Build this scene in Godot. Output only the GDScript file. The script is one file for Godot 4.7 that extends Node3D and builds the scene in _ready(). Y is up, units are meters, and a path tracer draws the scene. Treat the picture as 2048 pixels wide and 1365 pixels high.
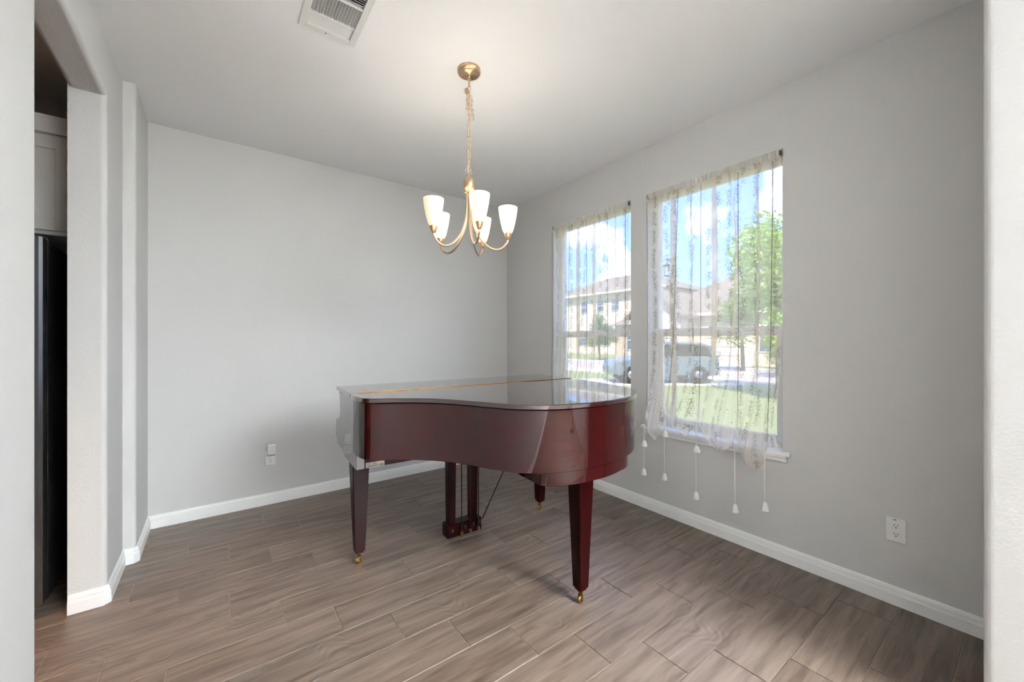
extends Node3D

const ROOM_X := 2.629      # inner face of the window wall
const ROOM_Z := -3.618     # inner face of the back wall
const CEIL := 2.746
const GROUND := -0.35

var M := {}
var used := {}
var rng := RandomNumberGenerator.new()


# ---------------------------------------------------------------- mesh helpers
func tool() -> SurfaceTool:
	var s := SurfaceTool.new()
	s.begin(Mesh.PRIMITIVE_TRIANGLES)
	s.set_smooth_group(-1)
	return s


func tri_n(s, a: Vector3, b: Vector3, c: Vector3, n: Vector3) -> void:
	var g := (b - a).cross(c - a)
	s.add_vertex(a)
	if g.dot(n) > 0.0:
		s.add_vertex(c)
		s.add_vertex(b)
	else:
		s.add_vertex(b)
		s.add_vertex(c)


func quad_n(s, a: Vector3, b: Vector3, c: Vector3, d: Vector3, n: Vector3) -> void:
	tri_n(s, a, b, c, n)
	tri_n(s, a, c, d, n)


func quad_uv(s, p: Array, uv: Array, n: Vector3) -> void:
	for t in [[0, 1, 2], [0, 2, 3]]:
		var o = t
		if (p[t[1]] - p[t[0]]).cross(p[t[2]] - p[t[0]]).dot(n) > 0.0:
			o = [t[0], t[2], t[1]]
		for k in o:
			s.set_uv(uv[k])
			s.add_vertex(p[k])


func box(s, c: Vector3, size: Vector3, r := 0.0, bas := Basis()) -> void:
	var h := size / 2.0
	for a in 3:
		var u := (a + 1) % 3
		var v := (a + 2) % 3
		for sg in [-1.0, 1.0]:
			var p := []
			for k in [[-1, -1], [1, -1], [1, 1], [-1, 1]]:
				var q := Vector3()
				q[a] = sg * h[a]
				q[u] = k[0] * (h[u] - r)
				q[v] = k[1] * (h[v] - r)
				p.append(c + bas * q)
			var n := Vector3()
			n[a] = sg
			quad_n(s, p[0], p[1], p[2], p[3], bas * n)
	if r <= 0.0:
		return
	for e in 3:
		var u := (e + 1) % 3
		var v := (e + 2) % 3
		for su in [-1.0, 1.0]:
			for sv in [-1.0, 1.0]:
				var p := []
				for k in [[-1, 0], [1, 0], [1, 1], [-1, 1]]:
					var q := Vector3()
					q[e] = k[0] * (h[e] - r)
					q[u] = su * (h[u] - (r if k[1] else 0.0))
					q[v] = sv * (h[v] - (0.0 if k[1] else r))
					p.append(c + bas * q)
				var n := Vector3()
				n[u] = su
				n[v] = sv
				quad_n(s, p[0], p[1], p[2], p[3], bas * n)
	for sx in [-1.0, 1.0]:
		for sy in [-1.0, 1.0]:
			for sz in [-1.0, 1.0]:
				var g := Vector3(sx, sy, sz)
				var p := []
				for a in 3:
					var q := Vector3()
					for k in 3:
						q[k] = g[k] * (h[k] - (0.0 if k == a else r))
					p.append(c + bas * q)
				tri_n(s, p[0], p[1], p[2], bas * g)


func span(s, x0, x1, y0, y1, z0, z1, r := 0.0) -> void:
	box(s, Vector3((x0 + x1) / 2.0, (y0 + y1) / 2.0, (z0 + z1) / 2.0), Vector3(absf(x1 - x0), absf(y1 - y0), absf(z1 - z0)), r)


# a tapering square post, half widths h0 at y0 and h1 at y1, with narrow chamfers
func taper(s, c: Vector3, y0: float, h0: float, y1: float, h1: float, ch := 0.003) -> void:
	var ring := func(y, h):
		var r := []
		for k in [[-1, -1, 0], [-1, -1, 1], [1, -1, 1], [1, -1, 0], [1, 1, 0], [1, 1, 1], [-1, 1, 1], [-1, 1, 0]]:
			r.append(c + Vector3(k[0] * (h - (ch if k[2] else 0.0)), y, k[1] * (h - (0.0 if k[2] else ch))))
		return r
	var a = ring.call(y0, h0)
	var b = ring.call(y1, h1)
	for i in 8:
		var j := (i + 1) % 8
		var n: Vector3 = (a[i] + a[j]) / 2.0 - c
		n.y = 0
		quad_n(s, a[i], a[j], b[j], b[i], n)
	for i in range(1, 7):
		tri_n(s, a[0], a[i], a[i + 1], Vector3.DOWN)
		tri_n(s, b[0], b[i], b[i + 1], Vector3.UP)


func map3(axis: int, p: Vector2, t: float) -> Vector3:
	if axis == 1:
		return Vector3(p.x, t, p.y)      # polygon in x,z, pulled along y
	if axis == 0:
		return Vector3(t, p.y, p.x)      # polygon in z,y, pulled along x
	return Vector3(p.x, p.y, t)          # polygon in x,y, pulled along z


func extrude(s, poly: PackedVector2Array, axis: int, t0: float, t1: float, bevel := 0.0, smooth := false) -> void:
	var n := poly.size()
	var area := 0.0
	for i in n:
		area += poly[i].cross(poly[(i + 1) % n])
	var side := signf(area)
	var inset := PackedVector2Array()
	var out2 := PackedVector2Array()
	for i in n:
		var e0 := (poly[i] - poly[(i + n - 1) % n]).normalized()
		var e1 := (poly[(i + 1) % n] - poly[i]).normalized()
		var m := (Vector2(e0.y, -e0.x) + Vector2(e1.y, -e1.x)) * side
		m = m.normalized()
		out2.append(m)
		inset.append(poly[i] - m * bevel)
	var rings := [[inset, t0], [poly, t0 + bevel], [poly, t1 - bevel], [inset, t1]] if bevel > 0.0 else [[poly, t0], [poly, t1]]
	for k in rings.size() - 1:
		s.set_smooth_group((k + 1) if smooth else -1)
		for i in n:
			var j := (i + 1) % n
			var e := (poly[j] - poly[i]).normalized()
			var o := Vector2(e.y, -e.x) * side
			quad_n(s, map3(axis, rings[k][0][i], rings[k][1]), map3(axis, rings[k][0][j], rings[k][1]), map3(axis, rings[k + 1][0][j], rings[k + 1][1]), map3(axis, rings[k + 1][0][i], rings[k + 1][1]), map3(axis, o, 0.0))
	s.set_smooth_group(-1)
	var cap: PackedVector2Array = inset if bevel > 0.0 else poly
	var idx := Geometry2D.triangulate_polygon(cap)
	var up := map3(axis, Vector2.ZERO, 1.0)
	for i in range(0, idx.size(), 3):
		tri_n(s, map3(axis, cap[idx[i]], t0), map3(axis, cap[idx[i + 1]], t0), map3(axis, cap[idx[i + 2]], t0), -up)
		tri_n(s, map3(axis, cap[idx[i]], t1), map3(axis, cap[idx[i + 1]], t1), map3(axis, cap[idx[i + 2]], t1), up)


# profile of (radius, height) points, walked so that outside is to the right of an upward step
func lathe(s, prof: Array, c: Vector3, seg := 24, smooth := true, bas := Basis()) -> void:
	for k in prof.size() - 1:
		var a: Vector2 = prof[k]
		var b: Vector2 = prof[k + 1]
		s.set_smooth_group(5 if smooth else -1)
		for i in seg:
			var t0 := TAU * i / seg
			var t1 := TAU * (i + 1) / seg
			var d0 := Vector3(cos(t0), 0, sin(t0))
			var d1 := Vector3(cos(t1), 0, sin(t1))
			var nn := (d0 + d1).normalized() * (b.y - a.y) - Vector3.UP * (b.x - a.x)
			var p0 := c + bas * (d0 * a.x + Vector3.UP * a.y)
			var p1 := c + bas * (d1 * a.x + Vector3.UP * a.y)
			var p2 := c + bas * (d1 * b.x + Vector3.UP * b.y)
			var p3 := c + bas * (d0 * b.x + Vector3.UP * b.y)
			if a.x > 1e-6:
				tri_n(s, p0, p1, p2, bas * nn)
			if b.x > 1e-6:
				tri_n(s, p0, p2, p3, bas * nn)
	s.set_smooth_group(-1)


func tube(s, pts: Array, r: float, seg := 8, closed := false, r_end := -1.0) -> void:
	var n := pts.size()
	var rings := []
	var side := Vector3.ZERO
	for i in n:
		var d: Vector3
		if closed:
			d = pts[(i + 1) % n] - pts[(i + n - 1) % n]
		else:
			d = pts[mini(i + 1, n - 1)] - pts[maxi(i - 1, 0)]
		d = d.normalized()
		if side == Vector3.ZERO:
			side = d.cross(Vector3.UP if absf(d.y) < 0.9 else Vector3.RIGHT).normalized()
		side = (side - d * side.dot(d)).normalized()
		var other := d.cross(side)
		var rr: float = r if r_end < 0.0 else lerpf(r, r_end, float(i) / (n - 1))
		var ring := []
		for k in seg:
			var t := TAU * k / seg
			ring.append(pts[i] + (side * cos(t) + other * sin(t)) * rr)
		rings.append(ring)
	s.set_smooth_group(3)
	for i in (n if closed else n - 1):
		var a = rings[i]
		var b = rings[(i + 1) % n]
		for k in seg:
			var j := (k + 1) % seg
			var mid: Vector3 = (a[k] + a[j]) / 2.0 - pts[i]
			quad_n(s, a[k], a[j], b[j], b[k], mid)
	s.set_smooth_group(-1)
	if not closed:
		for e in [0, n - 1]:
			var d: Vector3 = (pts[0] - pts[1]) if e == 0 else (pts[n - 1] - pts[n - 2])
			for k in range(1, seg - 1):
				tri_n(s, rings[e][0], rings[e][k], rings[e][k + 1], d)


func catmull(p: Array, per := 6) -> PackedVector2Array:
	var o := PackedVector2Array()
	for i in p.size() - 1:
		var a: Vector2 = p[maxi(i - 1, 0)]
		var b: Vector2 = p[i]
		var c: Vector2 = p[i + 1]
		var d: Vector2 = p[mini(i + 2, p.size() - 1)]
		for k in per:
			o.append(b.cubic_interpolate(c, a, d, float(k) / per))
	o.append(p[p.size() - 1])
	return o


# a moulding profile (out from the wall, height) swept along a plan path; the room lies to the left of the walk when side = 1
func moulding(s, path: Array, prof: Array, side: float) -> void:
	var n := path.size()
	var rows := []
	for i in n:
		var d0: Vector2 = (path[i] - path[i - 1]).normalized() if i > 0 else (path[1] - path[0]).normalized()
		var d1: Vector2 = (path[i + 1] - path[i]).normalized() if i < n - 1 else d0
		var n0 := Vector2(-d0.y, d0.x) * side
		var n1 := Vector2(-d1.y, d1.x) * side
		var m := (n0 + n1).normalized()
		var k := 1.0 / maxf(0.3, m.dot(n0))
		var row := []
		for p in prof:
			var q: Vector2 = path[i] + m * k * p.x
			row.append(Vector3(q.x, p.y, q.y))
		rows.append(row)
	for i in n - 1:
		var d: Vector2 = (path[i + 1] - path[i]).normalized()
		var o := Vector2(-d.y, d.x) * side
		for k in prof.size() - 1:
			var e: Vector2 = prof[k + 1] - prof[k]
			var nn := Vector3(o.x, 0, o.y) * e.y - Vector3.UP * e.x
			quad_n(s, rows[i][k], rows[i + 1][k], rows[i + 1][k + 1], rows[i][k + 1], nn)
	for i in [0, n - 1]:
		var d: Vector2 = (path[0] - path[1]) if i == 0 else (path[n - 1] - path[n - 2])
		for k in range(1, prof.size() - 1):
			tri_n(s, rows[i][0], rows[i][k], rows[i][k + 1], Vector3(d.x, 0, d.y))


# ---------------------------------------------------------------- node helpers
func numbered(called: String) -> String:
	used[called] = used.get(called, -1) + 1
	return called if used[called] == 0 else "%s_%03d" % [called, used[called]]


func part(called: String, s, m: Material, parent = null) -> MeshInstance3D:
	s.generate_normals()
	s.set_material(m)
	var o := MeshInstance3D.new()
	o.mesh = s.commit()
	if parent == null:
		o.name = numbered(called)
		add_child(o)
	else:
		o.name = called
		parent.add_child(o, true)
	return o


func tag(o, label: String, category: String, group := "") -> void:
	o.set_meta("label", label)
	o.set_meta("category", category)
	if group:
		o.set_meta("group", group)


func thing(called: String, label: String, category: String, at := Vector3.ZERO, turn := 0.0, group := "") -> Node3D:
	var o := Node3D.new()
	o.name = numbered(called)
	add_child(o)
	o.position = at
	o.rotation.y = turn
	tag(o, label, category, group)
	return o


func structure(called: String, label: String, category: String, s = null, m: Material = null) -> Node3D:
	var o: Node3D
	if s == null:
		o = Node3D.new()
		o.name = numbered(called)
		add_child(o)
	else:
		o = part(called, s, m)
	tag(o, label, category)
	o.set_meta("kind", "structure")
	return o


# ---------------------------------------------------------------- materials
func mat(called: String, c: Color, rough := 0.6, metal := 0.0) -> StandardMaterial3D:
	var m := StandardMaterial3D.new()
	m.resource_name = called
	m.albedo_color = c
	m.roughness = rough
	m.metallic = metal
	M[called] = m
	return m


func noise(freq: float, sd: int, octaves := 3, kind := FastNoiseLite.TYPE_SIMPLEX_SMOOTH) -> FastNoiseLite:
	var f := FastNoiseLite.new()
	f.noise_type = kind
	f.frequency = freq
	f.seed = sd
	f.fractal_octaves = octaves
	return f


func noise_tex(f: FastNoiseLite, w: int, h: int, colors := [], stops := []) -> NoiseTexture2D:
	var t := NoiseTexture2D.new()
	t.width = w
	t.height = h
	t.seamless = true
	t.noise = f
	if colors:
		var g := Gradient.new()
		g.offsets = PackedFloat32Array(stops)
		g.colors = PackedColorArray(colors)
		t.color_ramp = g
	return t


func plaster(called: String, c: Color, relief: float) -> StandardMaterial3D:
	var m := mat(called, c, 0.75)
	m.metallic_specular = 0.3
	m.heightmap_enabled = true
	m.heightmap_texture = M.plaster_noise
	m.heightmap_scale = relief
	m.uv1_triplanar = true
	m.uv1_world_triplanar = true
	m.uv1_scale = Vector3(1.7, 1.7, 1.7)
	return m


func speckled(called: String, a: Color, b: Color, freq: float, rough: float, scale: Vector3, sd := 3) -> StandardMaterial3D:
	var m := mat(called, Color.WHITE, rough)
	m.albedo_texture = noise_tex(noise(freq, sd, 4), 256, 256, [a, b], [0.25, 0.75])
	m.uv1_triplanar = true
	m.uv1_world_triplanar = true
	m.uv1_scale = scale
	return m


func tile_texture() -> Array:
	# eight printed wood-look tiles, one above another
	var w := 1024
	var rows := 8
	var rh := 128
	var im := Image.create(w, rows * rh, false, Image.FORMAT_RGB8)
	var hi := Image.create(w, rows * rh, false, Image.FORMAT_L8)
	var streak := noise(1.0, 11, 3)
	var grain := noise(1.0, 12, 2)
	var warp := noise(1.0, 13, 2)
	var patch := noise(1.0, 14, 2)
	var dark := Color8(72, 59, 49)
	var mid := Color8(108, 93, 81)
	var light := Color8(135, 120, 107)
	var tone := [0.0, 0.07, -0.08, 0.04, -0.04, 0.1, -0.02, 0.02]
	var cath := [0.10, 0.30, 0.06, 0.34, 0.12, 0.08, 0.28, 0.16]
	for r in rows:
		for j in rh:
			for x in w:
				var y := r * rh + j
				var yy := j + r * 371.0
				var wp := warp.get_noise_2d(x * 0.0020, yy * 0.0065)
				var n1 := streak.get_noise_2d(x * 0.0011, yy * 0.034 + wp * 0.2)
				var n2 := grain.get_noise_2d(x * 0.0030, yy * 0.30 + wp * 1.5)
				var ring: float = sin(yy * 0.30 + wp * 16.0)
				var k: float = 0.5 + n1 * 0.46 + n2 * 0.16 + ring * cath[r] * 0.40 * smoothstep(0.0, 0.5, wp) + tone[r]
				k -= 0.22 * smoothstep(0.2, 0.7, patch.get_noise_2d(x * 0.0016, yy * 0.03))
				k = clampf(k, 0.0, 1.0)
				var c := dark.lerp(mid, k * 2.0) if k < 0.5 else mid.lerp(light, k * 2.0 - 1.0)
				im.set_pixel(x, y, c)
				hi.set_pixel(x, y, Color(0.5 + n2 * 0.4, 0, 0))
	return [ImageTexture.create_from_image(im), ImageTexture.create_from_image(hi)]


func lace_texture() -> ImageTexture:
	# sheer gauze with trailing sprigs of small leaves
	var n := 1024
	var im := Image.create(n, n, false, Image.FORMAT_RGBA8)
	im.fill(Color(1.0, 0.95, 0.87, 0.47))
	var r := RandomNumberGenerator.new()
	r.seed = 77
	var leaf := func(cx: float, cy: float, ang: float, ln: float, wd: float, c: Color):
		var R := int(ln) + 2
		for dy in range(-R, R + 1):
			for dx in range(-R, R + 1):
				var a := dx * cos(ang) + dy * sin(ang)
				var b := -dx * sin(ang) + dy * cos(ang)
				if a * a / (ln * ln) + b * b / (wd * wd) <= 1.0:
					im.set_pixel(posmod(int(cx) + dx, n), posmod(int(cy) + dy, n), c)
	for v in 8:
		var x := (v + 0.5) * n / 8.0 + r.randf_range(-20, 20)
		var y := r.randf_range(0, n)
		var drift := r.randf_range(-0.3, 0.3)
		var left := r.randi_range(16, 40)
		var end := y + n
		while y < end:
			y += 4.0
			x += drift + r.randf_range(-1.4, 1.4)
			left -= 1
			if left <= 0:
				y += r.randf_range(20, 60)
				drift = r.randf_range(-0.6, 0.6)
				left = r.randi_range(16, 44)
			var c := Color(0.62, 0.59, 0.53, 0.72).lerp(Color(0.44, 0.41, 0.35, 0.82), r.randf())
			leaf.call(x, y, PI / 2, 2.6, 0.7, c)
			for q in 6:
				if r.randf() < 0.62:
					var sd := r.randfn() * 14.0
					leaf.call(x + sd, y + r.randf_range(-6, 6), r.randf_range(0, PI), r.randf_range(2.4, 4.0), r.randf_range(1.3, 1.9), c)
	for k in 150:
		leaf.call(r.randf() * n, r.randf() * n, 0.0, 2.6, 2.6, Color(0.5, 0.46, 0.4, 0.75))
	return ImageTexture.create_from_image(im)


func make_materials() -> void:
	M.plaster_noise = noise_tex(noise(0.08, 5, 2), 512, 512)
	plaster("wall_paint", Color(0.81, 0.807, 0.798), 0.055)
	plaster("ceiling_paint", Color(0.95, 0.95, 0.948), 0.05)
	mat("trim_white", Color(0.95, 0.95, 0.94), 0.35)
	mat("vinyl_white", Color(0.90, 0.90, 0.89), 0.4)
	mat("plastic_white", Color(0.91, 0.91, 0.90), 0.35)
	mat("slot_black", Color(0.03, 0.03, 0.03), 0.7)
	mat("duct_metal", Color(0.62, 0.63, 0.64), 0.55, 0.6)
	mat("grille_white", Color(0.88, 0.88, 0.87), 0.45)
	mat("grout", Color8(148, 135, 123), 0.9)
	var tx := tile_texture()
	var t := mat("wood_look_tile", Color.WHITE, 0.36)
	t.albedo_texture = tx[0]
	t.heightmap_enabled = true
	t.heightmap_texture = tx[1]
	t.heightmap_scale = 0.02
	# piano
	var p := mat("mahogany_gloss", Color.WHITE, 0.25)
	p.albedo_texture = noise_tex(noise(0.012, 21, 4), 512, 512, [Color(0.118, 0.013, 0.013), Color(0.125, 0.0145, 0.014), Color(0.133, 0.0165, 0.0155)], [0.2, 0.55, 0.9])
	p.uv1_triplanar = true
	p.uv1_scale = Vector3(0.6, 8.0, 0.6)
	p.metallic_specular = 0.05
	p.clearcoat_enabled = true
	p.clearcoat = 1.0
	p.clearcoat_roughness = 0.03
	var pl: StandardMaterial3D = p.duplicate()
	pl.resource_name = "mahogany_polished"
	pl.metallic_specular = 0.6
	pl.roughness = 0.12
	pl.uv1_scale = Vector3(0.6, 0.6, 6.0)
	M["mahogany_polished"] = pl
	p.clearcoat = 0.7
	var p2 := mat("mahogany_satin", Color.WHITE, 0.35)
	p2.albedo_texture = p.albedo_texture
	p2.albedo_color = Color(0.78, 0.75, 0.75)
	p2.uv1_triplanar = true
	p2.uv1_scale = Vector3(6.0, 0.8, 6.0)
	p2.metallic_specular = 0.15
	p2.clearcoat_enabled = true
	p2.clearcoat = 0.15
	p2.clearcoat_roughness = 0.12
	mat("brass", Color(0.78, 0.60, 0.32), 0.3, 1.0)
	mat("hinge_brass", Color(0.50, 0.35, 0.16), 0.45, 1.0)
	mat("old_brass", Color(0.55, 0.42, 0.22), 0.35, 1.0)
	mat("rod_dark", Color(0.14, 0.12, 0.09), 0.4, 0.8)
	mat("key_white", Color(0.92, 0.90, 0.85), 0.3)
	mat("felt_black", Color(0.05, 0.05, 0.05), 0.9)
	# chandelier
	mat("champagne_metal", Color(0.84, 0.72, 0.58), 0.32, 1.0)
	mat("nickel_wire", Color(0.72, 0.68, 0.60), 0.3, 1.0)
	mat("clear_cord", Color(0.80, 0.70, 0.55), 0.4)
	var g := mat("lit_opal_glass", Color(0.95, 0.92, 0.86), 0.35)
	g.emission_enabled = true
	g.emission = Color(1.0, 0.84, 0.62)
	g.emission_energy_multiplier = 0.3
	var bl := mat("lit_bulb", Color(1, 1, 1), 0.4)
	bl.emission_enabled = true
	bl.emission = Color(1.0, 0.94, 0.84)
	bl.emission_energy_multiplier = 3.0
	var pn := mat("lit_fill_panel", Color(1, 1, 1), 0.5)  # glowing face of the added fill panels in the hall
	pn.emission_enabled = true
	pn.emission = Color(0.97, 0.99, 1.0)
	pn.emission_energy_multiplier = 1.2
	# windows
	var gl := mat("window_glass", Color(0.95, 0.98, 0.98, 0.03), 0.02)
	gl.transparency = BaseMaterial3D.TRANSPARENCY_ALPHA
	var lace := mat("lace", Color.WHITE, 0.9)
	lace.albedo_texture = lace_texture()
	lace.transparency = BaseMaterial3D.TRANSPARENCY_ALPHA
	lace.cull_mode = BaseMaterial3D.CULL_DISABLED
	lace.backlight_enabled = true
	lace.backlight = Color(1, 1, 1)
	var ruf := mat("ruffle_gauze", Color(0.95, 0.93, 0.90, 0.55), 0.9)
	ruf.transparency = BaseMaterial3D.TRANSPARENCY_ALPHA
	ruf.cull_mode = BaseMaterial3D.CULL_DISABLED
	mat("cord_white", Color(0.93, 0.92, 0.90), 0.8)
	mat("cord_grey", Color(0.42, 0.39, 0.35), 0.8)
	mat("rod_bronze", Color(0.36, 0.33, 0.29), 0.45, 0.4)
	# kitchen
	var ss := mat("stainless", Color(0.58, 0.59, 0.60), 0.32, 1.0)
	ss.heightmap_enabled = false
	mat("fridge_black", Color(0.035, 0.034, 0.034), 0.5)
	mat("gasket_grey", Color(0.20, 0.20, 0.20), 0.6)
	mat("cabinet_white", Color(0.80, 0.79, 0.77), 0.45)
	# outdoors
	speckled("grass", Color(0.46, 0.50, 0.30), Color(0.58, 0.60, 0.40), 0.05, 0.95, Vector3(0.4, 0.4, 0.4))
	speckled("hedge_ground", Color(0.30, 0.38, 0.16), Color(0.45, 0.50, 0.25), 0.05, 0.95, Vector3(0.3, 0.3, 0.3))
	speckled("road", Color(0.66, 0.60, 0.56), Color(0.74, 0.69, 0.65), 0.06, 0.9, Vector3(0.6, 0.6, 0.6))
	mat("concrete", Color(0.80, 0.78, 0.74), 0.9)
	speckled("roof_shingle", Color(0.46, 0.42, 0.37), Color(0.56, 0.51, 0.45), 0.12, 0.9, Vector3(0.7, 0.7, 0.7))
	speckled("stucco_cream", Color(0.78, 0.73, 0.65), Color(0.84, 0.79, 0.71), 0.1, 0.9, Vector3(0.5, 0.5, 0.5))
	speckled("brick_pale", Color(0.72, 0.64, 0.56), Color(0.82, 0.75, 0.67), 0.15, 0.9, Vector3(0.8, 0.8, 0.8))
	mat("house_trim", Color(0.87, 0.85, 0.80), 0.7)
	mat("garage_panel", Color(0.80, 0.77, 0.71), 0.7)
	mat("far_glass", Color(0.34, 0.40, 0.46), 0.08)
	mat("lamp_black", Color(0.40, 0.36, 0.32), 0.6)
	var lg := mat("lantern_glass", Color(0.9, 0.92, 0.9, 0.25), 0.05)
	lg.transparency = BaseMaterial3D.TRANSPARENCY_ALPHA
	mat("car_paint", Color(0.45, 0.51, 0.55), 0.25, 0.3)
	mat("car_glass", Color(0.10, 0.12, 0.14), 0.05)
	mat("tyre", Color(0.06, 0.06, 0.06), 0.8)
	mat("rim_alloy", Color(0.65, 0.66, 0.68), 0.3, 0.9)
	mat("chrome", Color(0.85, 0.86, 0.88), 0.12, 1.0)
	mat("bark", Color(0.34, 0.28, 0.22), 0.9)
	for k in [["leaf_bright", Color(0.56, 0.68, 0.30)], ["leaf_olive", Color(0.50, 0.56, 0.32)], ["leaf_deep", Color(0.26, 0.40, 0.20)]]:
		var lf := mat(k[0], k[1], 0.6)
		lf.backlight_enabled = true
		lf.backlight = Color(0.5, 0.6, 0.2)
		lf.cull_mode = BaseMaterial3D.CULL_DISABLED


# ---------------------------------------------------------------- camera, sky, sun, lights
func make_view() -> void:
	var cam := Camera3D.new()
	cam.name = "camera"
	add_child(cam)
	cam.position = Vector3(0, 1.27, 0)
	cam.rotation_degrees = Vector3(0, -36.73, 0)
	cam.fov = rad_to_deg(2.0 * atan(682.5 / 795.8))
	cam.near = 0.05
	cam.far = 400.0
	cam.current = true
	var sky_mat := ProceduralSkyMaterial.new()
	sky_mat.sky_top_color = Color(0.36, 0.56, 0.90)
	sky_mat.sky_horizon_color = Color(0.58, 0.74, 0.96)
	sky_mat.sky_curve = 0.25
	sky_mat.ground_bottom_color = Color(0.45, 0.45, 0.42)
	sky_mat.ground_horizon_color = Color(0.68, 0.78, 0.9)
	var f := noise(0.013, 33, 5)
	sky_mat.sky_cover = noise_tex(f, 2048, 1024, [Color(1, 1, 1, 0), Color(1, 1, 1, 0), Color(1, 0.99, 0.97, 0.75), Color(1, 0.99, 0.98, 0.95)], [0.0, 0.53, 0.66, 1.0])
	sky_mat.sky_cover_modulate = Color(1, 1, 1, 1)
	var sky := Sky.new()
	sky.sky_material = sky_mat
	var env := Environment.new()
	env.background_mode = Environment.BG_SKY
	env.sky = sky
	env.background_energy_multiplier = 1.5
	env.tonemap_mode = Environment.TONE_MAPPER_LINEAR
	env.tonemap_exposure = 2.2
	env.sdfgi_enabled = true
	env.ssao_enabled = true
	env.ssil_enabled = true
	var we := WorldEnvironment.new()
	we.name = "world_environment"
	we.environment = env
	add_child(we)
	var sun := DirectionalLight3D.new()
	sun.name = "sun"
	add_child(sun)
	sun.look_at_from_position(Vector3(-6, 9, 4), Vector3.ZERO)
	sun.light_color = Color(1.0, 0.96, 0.9)
	sun.light_energy = 1.45
	sun.light_angular_distance = 0.53
	sun.sky_mode = DirectionalLight3D.SKY_MODE_LIGHT_ONLY
	sun.shadow_enabled = true
	# two ceiling panels added out of view in the hall to brighten the room
	for k in [[2.1, 2.0, 6.0, "added unseen fill light panel on the hall ceiling beside the dining room"], [2.05, 4.9, 10.0, "added unseen fill light panel on the ceiling farther down the hall"]]:
		var t := thing("added_fill_panel", k[3], "lamp", Vector3(k[0], CEIL, k[1]), 0.0, "added hall fill panels")
		var fr := tool()
		for q in [[0, -0.49, 1.0, 0.02], [0, 0.49, 1.0, 0.02], [-0.49, 0, 0.02, 0.96], [0.49, 0, 0.02, 0.96]]:
			box(fr, Vector3(q[0], -0.02, q[1]), Vector3(q[2], 0.04, q[3]))
		part("frame", fr, M.trim_white, t)
		var d := tool()
		box(d, Vector3(0, -0.012, 0), Vector3(0.96, 0.016, 0.96))
		part("fill_light_panel", d, M.lit_fill_panel, t)
		var a := AreaLight3D.new()
		a.name = "fill_panel_light"
		a.area_size = Vector2(0.95, 0.95)
		a.light_energy = k[2]
		a.light_color = Color(0.93, 0.97, 1.0)
		a.area_range = 14.0
		a.shadow_enabled = true
		a.rotation_degrees = Vector3(-90, 0, 0)
		a.position = Vector3(0, -0.045, 0)
		t.add_child(a)
	# two invented uplighters, unseen, bounce soft fill light off the hall ceiling
	for k in [[2.25, 2.6, "added unseen fill light uplighter in the hall by the stub wall"], [2.2, 4.5, "added unseen fill light uplighter farther down the hall"]]:
		var t := thing("added_fill_uplighter", k[2], "fill lamp", Vector3(k[0], 0, k[1]), 0.0, "added hall fill uplighters")
		var b := tool()
		lathe(b, [Vector2(0, 0), Vector2(0.14, 0.0), Vector2(0.14, 0.012), Vector2(0.02, 0.03), Vector2(0.0, 0.03)], Vector3.ZERO, 28)
		part("base", b, M.gasket_grey, t)
		b = tool()
		tube(b, [Vector3(0, 0.02, 0), Vector3(0, 1.66, 0)], 0.012, 12)
		part("pole", b, M.gasket_grey, t)
		b = tool()
		lathe(b, [Vector2(0.0, 1.65), Vector2(0.03, 1.65), Vector2(0.11, 1.70), Vector2(0.15, 1.76), Vector2(0.145, 1.76), Vector2(0.105, 1.71), Vector2(0.03, 1.665), Vector2(0.0, 1.665)], Vector3.ZERO, 28)
		part("lamp_bowl", b, M.trim_white, t)
		b = tool()
		lathe(b, [Vector2(0.0, 1.69), Vector2(0.03, 1.70), Vector2(0.04, 1.73), Vector2(0.03, 1.755), Vector2(0.0, 1.76)], Vector3.ZERO, 16)
		part("light_bulb", b, M.lit_bulb, t)
		var u := SpotLight3D.new()
		u.name = "fill_uplight"
		u.position = Vector3(0, 1.79, 0)
		u.rotation_degrees = Vector3(90, 0, 0)
		u.spot_angle = 74.0
		u.spot_angle_attenuation = 0.6
		u.light_energy = 54.0
		u.light_color = Color(0.955, 0.975, 1.0)
		u.light_size = 0.12
		u.spot_range = 12.0
		u.shadow_enabled = true
		t.add_child(u)


# ---------------------------------------------------------------- the shell
func round_corner(c: Vector2, a0: float, a1: float, r: float, n := 6) -> Array:
	var o := []
	for i in n + 1:
		var t := deg_to_rad(lerpf(a0, a1, float(i) / n))
		o.append(c + Vector2(cos(t), sin(t)) * r)
	return o


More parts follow.
